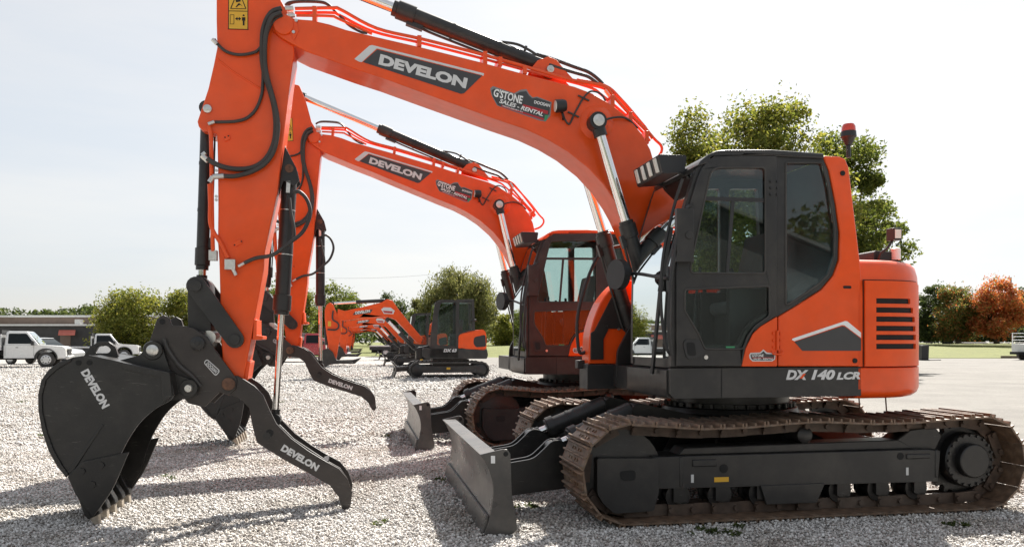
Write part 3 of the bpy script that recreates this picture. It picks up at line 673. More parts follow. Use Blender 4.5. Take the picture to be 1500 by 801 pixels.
    # right-hand tank and tool box (front right of the platform)
    if pose.get('tank', True):
        b = MB(); tp = [(-1.24, zs - .01), (-1.24, zs + .1), (-1.22, zs + .32), (-1.13, zs + .56), (-1.0, zs + .72), (-.9, zs + .78), (.35, zs + .80), (.5, zs + .79), (.5, zs - .01)]
        b.prism(smoothpoly(tp[:6], 3) + tp[6:], .36, .60); b.box(-.7, .5, .60, 1.17, zs - .01, zs + .78); tank = b.build('tank_housing', 'orange', root, bevel=.02)
        b = MB(); b.prism([(-1.19, zs + .30), (-1.02, zs + .62), (-.88, zs + .62), (-.88, zs + .32), (-1.05, zs + .32), (-1.1, zs + .22), (-1.1, zs + .03), (-1.225, zs + .03), (-1.225, zs + .28)], .345, .362); b.build('step_panel', 'dark', tank, bevel=.004)
        b = MB()
        for u_, v_ in ((.0, .55), (-.84, .58), (-.84, .1), (-.95, .32), (-1.07, .35)): b.cyl((u_, .36, zs + v_), (u_, .345, zs + v_), .015, n=8)
        b.build('bolt', 'zinc', tank)
        b = MB(); b.prism([(-1.26, zb - .02), (-1.26, zs - .015), (.5, zs - .015), (.5, zb)], .34, .62); b.box(-1.31, -1.24, .5, .6, zs - .06, zs + .02); b.build('step_base', 'plastic', tank, bevel=.006)
        b = MB(); b.tube([(-1.22, .50, zs + .1), (-1.30, .50, zs + .12), (-1.30, .50, zs + .5), (-1.12, .50, zs + 1.0), (-.9, .50, zs + 1.12), (-.7, .50, zs + 1.1), (-.7, .5, zs + .78)], .017); b.build('handrail', 'plastic', root)
    # boom foot bracket
    foot = P(985, 455, -.2); foot = Vector((foot.x, 0, foot.z)); b = MB()
    for y in (-.25, .25): b.prism(rounded([(-1.02, zb), (-.1, zb), (-.2, foot.z - .3), (foot.x + .13, foot.z + .08), (foot.x - .13, foot.z + .06), (-1.0, zb + .35)], .05), y - .02, y + .02)
    b.box(-1.0, -.1, -.25, .25, zb, zb + .1); b.cyl((foot.x, -.29, foot.z), (foot.x, .29, foot.z), .06); b.build('boom_mount', 'dark', root, bevel=.006)
    # ---------------- working equipment
    yb, ys = -.20, -.165
    piv = P(415, 37, yb); piv.y = 0
    tip = P(335, 562, -.18); tip.y = 0
    B = rotpose(foot, pose['boom']); pv2 = B @ piv
    S = Matrix.Translation(pv2 - piv) @ rotpose(piv, pose['stick'])
    K = S @ rotpose(tip, pose['bucket']); T = S @ rotpose(tip, pose['thumb'])
    top = [(432, 28), (458, 30), (484, 36), (508, 44), (538, 51), (620, 70), (708, 92), (770, 109), (842, 127), (868, 137), (897, 154), (921, 173), (941, 197), (953, 219), (965, 260), (990, 340), (1010, 430), (1008, 460)]
    bot = [(990, 480), (965, 465), (945, 400), (929, 352), (912, 314), (902, 296), (884, 270), (862, 246), (832, 222), (802, 204), (772, 190), (728, 175), (684, 159), (620, 136), (560, 114), (520, 101), (484, 88), (450, 76), (436, 69), (414, 57), (400, 46), (398, 32), (408, 22), (420, 21)]
    poly = X(top + bot, yb)
    b = MB(); b.prism(poly, yb, -yb); boom = b.build('boom', 'orange', root, bevel=.012, seg=3, mw=B)
    # pivot boss, cover plate, pin boss
    b = MB(); q = P(415, 37, yb); b.lathe((q.x, yb, q.z), (q.x, yb - .02, q.z), [(0, .085), (.8, .08), (1, .075)], 24)
    b.prism(X([(418, 30), (434, 28), (438, 46), (431, 60), (424, 46)], yb), yb - .008, yb + .001); b.build('pivot_cover', 'orange', boom, bevel=.003)
    b = MB()
    for u_, v_ in ((434, 31), (430, 48)): q = P(u_, v_, yb); b.cyl((q.x, yb, q.z), (q.x, yb - .016, q.z), .013, n=8)
    b.build('cover_bolt', 'zinc', boom)
    bp = P(874, 180, yb); b = MB(); b.lathe((bp.x + .0, yb + .001, bp.z), (bp.x, yb - .05, bp.z), [(0, .155), (.1, .15), (.6, .10), (1, .095)], 28); b.build('pin_boss', 'orange', boom)
    # lettering panel
    b = MB(); flat(b, [P(*q, yb) for q in ((519, 87), (541, 67.5), (545, 66.5), (709, 108), (708, 112), (706, 110.5), (552, 71.5), (530, 91.5), (526, 91))], .0025); b.build('white_stripe', 'silver', boom)
    b = MB(); flat(b, [P(*q, yb) for q in ((531.5, 91.5), (552.5, 73), (706, 111.5), (680, 137), (675, 138))], .003); b.build('name_panel', 'decal', boom)
    b = MB(); put_letters(b, 'DEVELON', P(554, 95, yb), P(682, 130.5, yb), (P(554, 78, yb) - P(554, 95, yb)).length * .95, off=.0045, bold=.055); b.build('lettering', 'silver', boom)
    # dealer sticker
    so = [(718, 130), (722, 126.5), (753, 137), (762, 132), (771, 131), (775, 138), (780, 143), (787, 142), (808, 150), (806, 170), (799, 178.5), (790, 177), (728, 155), (720, 140)]
    b = MB(); flat(b, [P(*q, yb) for q in so], .002); st = b.build('dealer_sticker', 'sticker_edge', boom)
    b = MB(); flat(b, [P(764 + (u_ - 764) * .96, 153 + (v_ - 153) * .86, yb) for u_, v_ in so], .003); b.build('sticker_field', 'decal', st)
    cx_, cy_ = 764, 153
    b = MB(); si = [(u_ + (cx_ - u_) * .035, v_ + (cy_ - v_) * .06) for u_, v_ in so]
    b = MB(); put_letters(b, "G'STONE", P(722, 141.5, yb), P(764, 153, yb), .072, off=.004, bold=.03); b.build('sticker_title', 'white', st); b = MB(); put_letters(b, 'SALES - RENTAL', P(731, 151, yb), P(795, 171, yb), .036, off=.004, bold=.03, shear=.2); b.build('sticker_text', 'white', st); b = MB(); put_letters(b, 'DOOSAN', P(782, 152, yb), P(805, 157.5, yb), .028, off=.004, bold=.03); b.build('sticker_text', 'white', st)
    b = MB(); flat(b, [P(*q, yb) for q in ((734, 154), (797, 174), (796, 177), (735, 157))], .0035); flat(b, [P(*q, yb) for q in ((766, 153), (803, 163), (802, 168), (766, 157))], .0035); b.build('sticker_band', 'red', st)
    b = MB(); flat(b, [P(*q, yb) for q in ((798, 169), (803, 169), (801, 175), (797, 178))], .004); b.build('sticker_mark', 'green', st)
    b = MB(); put_letters(b, 'MIDDLEBURY IN', P(736, 156.4, yb), P(765, 165.5, yb), .013, off=.0045); b.build('sticker_address', 'silver', st)
    # boom work lamp
    q = P(821, 158, yb); b = MB(); b.lathe(q + Vector((.03, -.07, 0)), q + Vector((-.06, -.07, -.01)), [(0, .045), (.3, .055), (1, .055)], 18); b.tube([q + Vector((0, -.06, -.06)), q + Vector((.02, -.03, -.10)), q + Vector((.02, 0, -.1))], .01)
    bl = b.build('boom_lamp', 'plastic', boom); b = MB(); b.cyl(q + Vector((-.06, -.07, -.01)), q + Vector((-.066, -.07, -.01)), .048); b.build('lens', 'lens', bl)
    b = MB(); b.tube([P(824, 165, yb - .02), P(828, 176, yb - .015), P(834, 182, yb - .015), P(840, 170, yb - .012), P(848, 155, yb - .012), P(856, 142, yb - .012), P(866, 134, yb - .03), P(880, 138, yb - .02), P(887, 148, yb)], .008)
    b.tube([P(884, 177, yb - .05), P(896, 173, yb - .05), P(912, 172, yb - .04), P(924, 178, yb), P(934, 188, yb + .03)], .009)
    for u_, v_ in ((840, 168), (855, 144)): q = P(u_, v_, yb - .012); b.obox(q + Vector((-.05, 0, .02)), q + Vector((.05, 0, -.02)), .012, .012)
    b.build('wiring', 'rubber', boom)
    # steel pipes and clamps along the top
    b = MB(); y_ = yb + .05
    b.tube([P(432, 13, y_), P(487, 12, y_), P(500, 15, y_), P(552, 42, y_), P(620, 58, y_), P(706, 80, y_), P(780, 101, y_), P(840, 118, y_), P(884, 126, y_), P(900, 143, y_), P(925, 170, y_), P(950, 195, y_), P(956, 203, y_)], .0145, 8, 5)
    b.tube([P(432, 19, y_ + .06), P(485, 19, y_ + .06), P(498, 23, y_ + .06), P(548, 47, y_ + .06), P(620, 64, y_ + .06), P(706, 86, y_ + .06), P(780, 106, y_ + .06), P(860, 127, y_ + .06), P(882, 140, y_ + .06), P(920, 172, y_ + .06), P(945, 198, y_ + .06), P(952, 207, y_ + .06)], .0125, 8, 5)
    b.tube([P(434, 23, y_ - .03), P(484, 24, y_ - .03), P(496, 28, y_ - .03), P(545, 50, y_ - .02)], .012, 8, 5)
    b.tube([P(845, 121, .1), P(885, 130, .1), P(905, 146, .1), P(935, 176, .1), P(958, 203, .1), P(968, 213, .1), P(969, 222, .1), P(962, 232, .1), P(950, 238, .1)], .0135, 8, 5)
    b.tube([P(845, 117, .0), P(887, 126, .0), P(910, 146, .0), P(936, 176, .0), P(948, 192, .0), P(946, 206, .0)], .0135, 8, 5)
    b.build('steel_pipe', 'orange', boom)
    b = MB()
    for u_, v_, h in ((461, 20, .14), (614, 60, .1), (710, 84, .12), (732, 90, .08), (768, 103, .07), (896, 148, .12), (922, 172, .12), (946, 200, .12)):
        q = P(u_, v_, yb + .05); b.box(q.x - .018, q.x + .018, yb + .015, yb + .22, q.z - h * .6, q.z + h * .35)
    build_split(b, 'pipe_clamp', 'orange', boom, .004)
    b = MB(); b.cyl(P(888, 131, 0), P(896, 142, 0), .028); b.cyl(P(430, 13, y_), P(418, 13, y_), .022); b.cyl(P(430, 20, y_ + .05), P(414, 20, y_ + .05), .02); b.cyl(P(432, 23, y_ - .03), P(420, 24, y_ - .03), .017); b.build('pipe_fitting', 'zinc', boom)
    b = MB(); b.tube([P(418, 8, -.05), P(424, 4, -.05), P(440, 2, -.05), P(470, 3, -.05), P(482, 8, -.05), P(490, 16, -.06), P(500, 26, -.1), P(512, 38, -.14), P(528, 47, -.17), P(538, 49, -.17)], .011)
    b.tube([P(418, 11, .05), P(430, 4, .05), P(455, 3, .05), P(475, 5, .05), P(488, 13, .05)], .011); b.build('thumb_hose', 'rubber', boom)
    # stick
    sp_ = [(317, 30), (317, 0), (318, -45), (335, -80), (362, -98), (384, -92), (398, -55), (411, 0), (418, 12), (430, 40), (431, 80), (429, 92), (425, 122), (414, 212), (406, 282), (400, 312), (388, 368), (386, 396), (373, 466), (368, 496), (357, 556), (350, 572), (335, 579), (322, 570), (321, 556), (326, 526), (323, 484), (323, 451), (321, 381), (319, 354), (319.5, 305), (319, 240), (318, 196), (297, 191), (291, 186), (289, 178), (305, 130), (313, 95), (318, 70)]
    sp_ = X(sp_, ys); b = MB(); b.prism(sp_, ys, -ys); stick = b.build('stick', 'orange', root, bevel=.010, seg=3, mw=S)
    pinhead(stick, P(304, 160, ys), .033); 
    b = MB(); b.tube([P(318, 86, ys - .003), P(340, 104, ys - .003), P(388, 134, ys - .003)], .006, 6, sub=1); b.build('weld_seam', 'orange', stick)
    b = MB()
    for pl in ([(328, 202), (336, 197), (338, 204), (330, 208)], [(341, 356), (352, 350), (356, 356), (345, 362)]): b.prism(X(pl, ys), ys - .012, ys)
    build_split(b, 'mounting_pad', 'orange', stick, .003)
    b = MB()
    for u_, v_ in ((330, 202), (335, 200), (344, 359), (354, 354)): q = P(u_, v_, ys); b.cyl((q.x, ys - .014, q.z), (q.x, ys - .01, q.z), .006, n=8)
    b.build('bolt_hole', 'black', stick)
    # warning label on the stick
    b = MB(); flat(b, [P(*q, ys) for q in ((335, -14), (363, -12), (363, 43.5), (335, 42.5))], .0025); wl_ = b.build('warning_label', 'yellow', stick)
    b = MB()
    for pl in (((335, 16.2), (363, 16.8), (363, 17.8), (335, 17.2)), ((334, 42.5), (364, 43.4), (364, 44.4), (334, 43.5)), ((334.4, -14), (335.4, -14), (335.4, 43), (334.4, 43)), ((362.6, -12), (363.6, -12), (363.6, 44), (362.6, 44)),
               ((338, 12.8), (360, 13.2), (360, 14.2), (338, 13.8)), ((337.2, 13.5), (344, -3), (345.2, -3), (338.8, 13.5)), ((359.6, 13.5), (353, -3), (354.2, -3), (361, 13.5)), ((345, 1), (352, 0), (353, 3), (346, 4)), ((345, 11), (350, 5), (356, 10), (352, 8), (349, 9), (347, 11.5)),
               ((344.5, 28), (348, 25.5), (348, 27.5), (350, 27.5), (350, 25.5), (353.5, 28), (350, 31), (350, 29), (348, 29), (348, 31)), ((354.5, 26), (359.5, 26), (359.5, 31), (358.3, 31), (358.3, 38), (355.7, 38), (355.7, 31), (354.5, 31)), ((356, 22), (358, 22), (358.4, 24.5), (355.6, 24.5)),
               ((337, 22), (343, 22), (343, 22.7), (337, 22.7)), ((337, 35.5), (343, 35.5), (343, 36.2), (337, 36.2)), ((337, 22), (337.7, 22), (337.7, 36), (337, 36)), ((342.4, 22), (343.1, 22), (343.1, 36), (342.4, 36))):
        flat(b, [P(*q, ys) for q in pl], .004)
    b.build('pictogram', 'black', wl_)
    # hoses looping from boom to stick
    def hose(pts, r, name='hose'):
        h = MB(); h.tube([P(u_, v_, ys - dy) for u_, v_, dy in pts], r, 10, 8); return h.build(name, 'rubber', stick)
    hose([(412, 13, .05), (400, 17, .06), (391, 28, .06), (385, 48, .05), (384, 85, .04), (388, 110, .03), (396, 135, .03), (402, 160, .03), (404, 185, .03), (401, 210, .03), (390, 232, .03), (372, 245, .03), (348, 248, .03), (325, 244, .03), (310, 237, .04), (303, 232, .05)], .021)
    hose([(412, 19, .08), (400, 24, .09), (394, 34, .09), (389, 55, .08), (388, 90, .06), (392, 115, .06), (399, 140, .06), (405, 165, .06), (407, 190, .06), (402, 218, .05), (390, 238, .05), (370, 251, .05), (345, 258, .05), (328, 258, .05)], .019)
    hose([(414, 23, .05), (404, 28, .05), (396, 38, .05), (390, 56, .04), (386, 90, .02), (385, 120, .02), (383, 140, .02), (375, 160, .02), (362, 173, .02), (345, 178, .02), (325, 179, .02), (315, 179, .02)], .013)
    hose([(383, 68, .03), (375, 76, .02), (360, 80, .02), (345, 80, .02), (330, 75, .02), (318, 64, .02), (314, 58, .02)], .012)
    b = MB()
    for pa, pb, r in (((314, 178.5), (305, 182), .014), ((305, 236), (296, 228), .022), ((296, 228), (301, 224), .017), ((328, 258), (312, 259), .022), ((312, 259), (307, 267), .02), ((318, 65), (311, 58), .015), ((349, 390), (360, 384), .012)): b.cyl(P(*pa, ys - .03), P(*pb, ys - .03), r, n=12)
    b.box(*[c for pr in zip(P(331, 392, ys - .035) , P(344, 381, ys + .0)) for c in pr]) if False else None
    q = P(338, 388, ys); b.box(q.x - .04, q.x + .04, ys - .05, ys, q.z - .04, q.z + .04); b.cyl(q + Vector((.02, -.03, -.03)), q + Vector((.045, -.03, -.085)), .016, n=10)
    q = P(312, 374, ys); b.box(q.x - .03, q.x + .03, ys - .02, ys + .05, q.z - .04, q.z + .04)
    for v_ in (288, 293, 250): q = P(317, v_, ys); b.cyl((q.x, ys - .012, q.z), (q.x, ys, q.z), .012, n=8)
    build_split(b, 'hose_fitting', 'zinc', stick)
    b = MB(); b.tube([P(307, 270, ys - .02), P(308, 300, ys - .02), P(308, 325, ys - .02), P(313, 340, ys - .02), P(322, 354, ys - .02), P(334, 378, ys - .02)], .017, 10); b.tube([P(306, 185, ys - .02), P(309, 200, ys - .02), P(310, 260, ys - .01), P(311, 330, ys - .01), P(312, 368, ys - .01)], .016, 10); b.build('steel_pipe', 'orange', stick)
    b = MB(); b.tube([P(358, 385, ys - .04), P(375, 378, ys - .06), P(400, 373, ys - .12), P(425, 355, ys - .1), P(443, 340, -.2), P(453, 320, -.15), P(454, 305, -.12), P(448, 290, -.1), P(438, 281, -.1), P(430, 282, -.1)], .016, 10); b.tube([P(424, 290, -.1), P(426, 310, -.12), P(430, 330, -.13), P(431, 345, -.14), P(428, 352, -.14)], .013); b.build('thumb_hose', 'rubber', stick)
    b = MB(); b.prism(X([(372, 468), (376, 468), (376, 491), (384, 492), (384, 497), (370, 498)], ys), ys - .0, -ys); b.prism(X([(361, 528), (366, 530), (362, 556), (357, 556)], ys), ys + .02, -ys - .02); b.build('thumb_stop', 'orange', stick, bevel=.004)
    b = MB(); br = X([(416, 210), (424, 226), (433, 243), (437, 262), (430, 270), (414, 262), (406.5, 284), (409, 255)], ys)
    for y in (-.085, .065): b.prism(br, y, y + .02)
    b.build('thumb_bracket', 'steel', stick, bevel=.003)
    # bucket linkage
    eye = P(291, 420, -.12); eye.y = 0; sl_ = P(345, 497, -.19); sl_.y = 0; kp = P(290, 503, -.2); kp.y = 0
    eyeS = S @ eye; kpK = K @ kp; slS = S @ sl_
    # keep the four-bar closed: intersect circles round the stick pin and the coupler pin
    def four(a, b_, ra, rb_, like):
        d = b_ - a; L = d.length; t = (ra * ra - rb_ * rb_ + L * L) / (2 * L); h = math.sqrt(max(ra * ra - t * t, 1e-6)); u = d / L; nn = Vector((-u.z, 0, u.x))
        c1, c2 = a + u * t + nn * h, a + u * t - nn * h
        return c1 if (c1 - like).length < (c2 - like).length else c2
    eyeS = four(slS, kpK, (eye - sl_).length, (eye - kp).length, eyeS)
    def plate_link(name, a, b_, ys_, w0, w1, mat='dark'):
        m = MB(); d = (b_ - a).normalized(); s_ = Vector((-d.z, 0, d.x)); pts = []
        for c, r, a0 in ((a, w0, 90), (b_, w1, -90)):
            for k in range(9):
                w = R(a0 + 180 * k / 8); v_ = c + (d * math.cos(w) + s_ * math.sin(w)) * r; pts.append((v_.x, v_.z))
        for y0, y1 in ys_: m.prism(pts, y0, y1)
        for c, r in ((a, w0), (b_, w1)): m.cyl((c.x, ys_[0][0] - .02, c.z), (c.x, ys_[-1][1] + .02, c.z), r * .62, n=18)
        return m.build(name, mat, root, bevel=.004)
    plate_link('tipping_lever', eyeS, slS, ((-.235, -.195), (.195, .235)), .075, .07)
    plate_link('bucket_link', eyeS, kpK, ((-.12, .12),), .085, .09)
    # coupler (quick hitch)
    cp = X([(226, 482), (231, 467), (240, 461), (249, 466), (252, 476), (268, 477), (286, 481), (304, 493), (315, 511), (340, 545), (348, 556), (346, 570), (335, 578), (322, 574), (300, 596), (276, 590), (255, 560), (240, 530), (228, 522), (216, 520), (212, 510), (220, 500)], -.21)
    cpl = MB()
    for y in (-.235, .195): cpl.prism(cp, y, y + .04)
    cpl.box(*(lambda a, c: (a.x, c.x, -.2, .2, c.z, a.z))(P(258, 485, -.2), P(300, 530, -.2)))
    coup = cpl.build('coupler', 'brownsteel', root, bevel=.006, mw=K)
    for u_, v_, r, mt in ((290, 503, .055, 'steel'), (335, 562, .05, 'pin')):
        pinhead(coup, P(u_, v_, -.235), r, mt, .03)
    b = MB(); lift = P(238, 471, -.235); b.cyl((lift.x, -.24, lift.z), (lift.x, -.2, lift.z), .022, n=14); b.build('lifting_eye', 'black', coup)
    b = MB(); b.tube([P(240, 496, -.24), P(246, 512, -.25), P(262, 535, -.25), P(280, 550, -.25), P(294, 566, -.24)], .02, 8); b.build('hose', 'rubber', coup)
    b = MB(); pl = rounded(X([(298, 531), (303, 525), (323, 543), (316, 551)], -.235), .02)
    b.prism(pl, -.238, -.2355); pp = b.build('name_plate', 'silver', coup); b = MB(); pl2 = rounded(X([(299.6, 531), (303.4, 527), (321, 543), (316, 549)], -.235), .016); b.prism(pl2, -.240, -.2375); b.build('plate_field', 'steel', pp)
    b = MB(); put_letters(b, 'DOOSAN', P(301.5, 533, -.24), P(315.5, 546.5, -.24), .026, off=.001, bold=.03); b.build('plate_text', 'silver', pp)
    b = MB(); q = P(307, 494, -.1); b.cyl((q.x, -.14, q.z), (q.x, .14, q.z), .055, n=20); b.build('link_bush', 'zinc', coup)
    # bucket
    w = .45
    bk = X([(107, 523), (88, 531), (72, 542), (62, 557), (57.5, 578), (58, 602), (63, 630), (74, 660), (88, 683), (101, 697), (112, 722), (131, 760), (140, 748), (160, 718), (172, 676), (183, 652), (202, 622), (224, 601), (249, 586), (255, 578), (249, 546), (232, 542), (181, 531), (164, 527), (130, 520)], -w)
    bk = smoothpoly(bk[0:10], 3) + bk[10:14] + smoothpoly(bk[14:20], 4) + bk[20:]; nb = len(smoothpoly(bk[0:1] * 1 + bk[1:2], 1))
    bm_ = MB()
    bm_.prism(bk, -w, -w + .025); bm_.prism(bk, w - .025, w)
    shell_o = bk[0:30]; ctr = Vector((P(180, 600, -w).x, P(180, 600, -w).z))
    so_, si_ = [], []
    chain = bk[-6:] + shell_o
    for i, c in enumerate(chain):
        c = Vector(c); v_ = (ctr - c).normalized(); so_.append(tuple(c + v_ * .004)); si_.append(tuple(c + v_ * .03))
    bm_.loft([[(x, y, z) for x, z in so_ + si_[::-1]] for y in (-w + .02, w - .02)], smooth=False)
    bucket = bm_.build('bucket', 'steel', root, mw=K)
    cut = X([(101, 697), (107, 690), (122, 675), (190, 661), (171, 705), (162, 722), (146, 745), (137, 756), (112, 722)], -w)
    for y in (-w - .03, w + .002):
        m = MB(); m.prism(cut, y, y + .028); sc_ = m.build('side_cutter', 'steel', bucket, bevel=.004)
        m = MB()
        for u_, v_ in ((122, 689), (150, 680), (137, 708)): q = P(u_, v_, -w); m.cyl((q.x, y - .012, q.z), (q.x, y + .002, q.z), .026, n=6)
        build_split(m, 'bolt', 'steel', sc_)
    m = MB(); m.prism(X([(181, 531), (249, 545), (253, 578), (240, 590), (236, 552), (180, 539)], -w), -w - .02, -w); m.prism(X([(95, 694), (100, 688), (150, 620), (152, 622), (108, 690)], -w), -w - .008, -w); m.prism(X([(106, 525), (104, 529), (84, 541), (68, 556), (62, 580), (63, 604), (70, 634), (80, 660), (92, 681), (101, 694), (98, 699), (84, 682), (72, 660), (62, 630), (57, 602), (56.5, 578), (61, 557), (72, 541), (88, 530)], -w), -w - .014, -w); m.build('wear_plate', 'steel', bucket, bevel=.004)
    ear = X([(166, 530), (205, 520), (216, 507), (224, 500), (236, 504), (250, 545), (280, 556), (291, 566), (289, 578), (275, 584), (250, 586)], -.28)
    m = MB()
    for y in (-.285, .25): m.prism(rounded(ear, .02), y, y + .035)
    ears = bucket; build_split(m, 'bucket_ear', 'steel', bucket, .005)
    pinhead(ears, P(224, 513, -.285), .045, 'zinc', .03); pinhead(ears, P(277, 568, -.285), .032, 'zinc', .05)
    q = P(224, 513, -.285); m = MB(); m.lathe((q.x, -.285, q.z), (q.x, -.30, q.z), [(0, .075), (1, .07)], 22); q = P(277, 568, -.285); m.lathe((q.x, -.285, q.z), (q.x, -.305, q.z), [(0, .07), (1, .065)], 22); build_split(m, 'pin_boss', 'steel', ears)
    hk = X([(124, 521), (133, 507), (146, 500), (160, 500), (170, 508), (174, 521), (170, 527)], -.1); hh = rounded(X([(140, 517), (145, 507), (158, 506), (164, 512), (160, 517)], -.1), .02)
    m = MB(); m.prism(hk, -.12, -.08, [hh]); m.build('lifting_hook', 'steel', bucket, bevel=.004)
    m = MB()
    for u_, v_ in ((115, 531), (131, 531)): q = P(u_, v_, -w); m.cyl((q.x, -w - .004, q.z), (q.x, -w + .0, q.z), .02, n=14)
    m.build('drain_hole', 'black', bucket)
    m = MB(); p0, p1 = P(118, 545, -w), P(150, 599, -w); put_letters(m, 'DEVELON', p0, p1, .062, off=.004, bold=.055); m.build('lettering', 'silver', bucket)
    # cutting lip and teeth
    lip0 = P(101, 697, -w); lip1 = P(132, 757, -w)
    m = MB(); d = (lip1 - lip0).normalized(); nn = Vector((-d.z, 0, d.x))
    if nn.x < 0: nn = -nn
    m.loft([[(lip0 + nn * .0) .to_tuple(), (lip1 + nn * .0).to_tuple(), (lip1 + nn * .02).to_tuple(), (lip0 + nn * .05).to_tuple()], [((lip0 + nn * .0) + Vector((0, 2 * w, 0))).to_tuple(), (lip1 + Vector((0, 2 * w, 0))).to_tuple(), (lip1 + nn * .02 + Vector((0, 2 * w, 0))).to_tuple(), (lip0 + nn * .05 + Vector((0, 2 * w, 0))).to_tuple()]], smooth=False)
    m.build('lip', 'steel', bucket)
    tb, te = P(124, 741, -w), P(141, 777, -w)
    td = (te - tb); L = td.length; td.normalize(); tn = Vector((-td.z, 0, td.x)); 
    if tn.x < 0: tn = -tn
    for k in range(5):
        y = .045 + k * (2 * w - .09) / 4; c = Vector((0, y, 0))
        m = MB(); sec = lambda s_, hw, t0, t1: [tuple(tb + c + td * s_ + tn * t0 + Vector((0, -hw, 0))), tuple(tb + c + td * s_ + tn * t0 + Vector((0, hw, 0))), tuple(tb + c + td * s_ + tn * t1 + Vector((0, hw, 0))), tuple(tb + c + td * s_ + tn * t1 + Vector((0, -hw, 0)))]
        m.loft([sec(-.1, .035, -.02, .06), sec(.06, .045, -.03, .075), sec(.10, .042, -.02, .07)], smooth=False); ad = m.build('tooth_adapter', 'steel', bucket, bevel=.006)
        m = MB(); m.loft([sec(.09, .034, -.012, .058), sec(L * .8, .03, .0, .035), sec(L, .026, .008, .018)], smooth=False); m.build('tooth', 'tooth', ad, bevel=.004)
    # thumb
    tpz = [(326, 556), (334, 549), (348, 550), (359, 556), (373, 565), (386, 579), (395, 600), (405, 620), (427, 642), (452, 660), (477, 675), (497, 686), (509, 701), (516, 721), (513, 744), (508, 751), (502, 748), (496, 727), (483, 710), (452, 692), (415, 672), (377, 648), (371, 628), (365, 597), (353, 584), (341, 579), (330, 577)]
    tp = X(tpz, -.20); m = MB()
    for y in (-.215, .175): m.prism(tp, y, y + .035)
    core = X([(386, 640), (405, 626), (427, 648), (477, 681), (497, 692), (507, 706), (512, 722), (505, 745), (499, 727), (485, 707), (452, 687), (415, 667), (384, 652)], -.20)
    m.prism(core, .05, .085)
    thumb = m.build('thumb', 'brownsteel', root, bevel=.004, mw=T)
    m = MB(); c0 = P(395, 634, 0); m.cyl((c0.x, -.22, c0.z), (c0.x, .22, c0.z), .03); c1 = P(470, 690, 0); m.box(c1.x - .05, c1.x + .04, -.18, .18, c1.z - .01, c1.z + .02); c2 = P(478, 678, 0); m.box(c2.x - .02, c2.x + .02, -.16, .16, c2.z - .03, c2.z + .04); build_split(m, 'cross_tube', 'steel', thumb)
    m = MB(); q = P(395, 634, -.215); m.cyl((q.x, -.219, q.z), (q.x, -.214, q.z), .03, n=18); m.build('pin_hole', 'black', thumb)
    m = MB(); put_letters(m, 'DEVELON', P(410.5, 659, -.215), P(463, 690, -.215), .058, off=.003, bold=.055); m.build('lettering', 'silver', thumb)
    # hydraulic cylinders (between posed pins)
    for y in (-.34, .34):
        pb = P(970, 505, -.34); a = Vector((pb.x, y, pb.z)); t_ = P(874, 179, -.34); t_ = B @ Vector((t_.x, y, t_.z))
        hy = hydraulic(root, 'boom_cylinder', a, t_, .56, .062, .043, eye=.075)
        pinhead(hy, t_ + Vector((0, -.06, 0)), .05, 'zinc', .012)
    ta = B @ P(806, 102, 0); tb_ = S @ P(378, -66, 0)
    ac = hydraulic(root, 'arm_cylinder', ta, tb_, .555, .066, .044, eye=.07)
    b = MB()
    for y in (-.09, .07): b.prism(X([(776, 104), (784, 94), (800, 88), (812, 93), (826, 110), (842, 127), (775, 112)], 0), y, y + .02)
    lug = b.build('cylinder_lug', 'orange', boom, bevel=.004); pinhead(lug, P(806, 102, -.095), .032)
    b = MB(); b.tube([P(702, 62, -.02), P(710, 60, -.02), P(752, 64, -.02), P(772, 72, -.02), P(788, 82, -.02), P(802, 90, -.02)], .012); b.obox(P(771, 68, -.02), P(764, 88, -.02), .02, .02); b.obox(P(782, 78, -.02), P(778, 92, -.02), .02, .02)
    b.tube([P(786, 80, .02), P(810, 87, .02), P(840, 98, .02), P(862, 106, .02), P(878, 118, .02), P(888, 130, .02)], .016); b.tube([P(804, 95, -.08), P(822, 101, -.08), P(846, 108, -.08), P(862, 113, -.08), P(876, 123, -.08)], .015); b.build('arm_hose', 'rubber', boom)
    bc0 = S @ P(304, 160, 0); hydraulic(root, 'bucket_cylinder', bc0, eyeS, .90, .050, .032, eye=.06)
    tc0 = S @ P(425, 250, 0); tc1 = T @ P(403, 614, 0)
    tcy = hydraulic(root, 'thumb_cylinder', tc0, tc1, .58, .062, .026, eye=.05, ports=False)
    b = MB(); b.cyl(tc0 + Vector((0, -.09, .0)), tc0 + Vector((0, .09, .0)), .035); b.build('pin', 'pin', tcy)
    b = MB(); d = (tc1 - tc0).normalized()
    for s_ in (.33, .70): b.cyl(tc0 + d * s_, tc0 + d * (s_ + .008), .0635, n=24)
    b.obox(tc0 + d * .1 + Vector((0, -.07, 0)), tc0 + d * .2 + Vector((0, -.07, 0)), .03, .03); build_split(b, 'ring', 'zinc', tcy)
    return root

SP = Vector((-1.02, 4.44, 0))
excavator(BIG, dict(boom=0, stick=0, bucket=0, thumb=0), 'nearest big orange excavator with charcoal cab roof and its bucket resting in front', 'dark')
fr2 = Frame(BIG.o.x + SP.x, BIG.o.y + SP.y)
excavator(fr2, dict(boom=R(4.0), stick=R(-2.0), bucket=R(-11), thumb=R(-11), tank=False, wide=33), 'second big orange excavator with orange cab roof, parked behind the nearest one', 'orange')

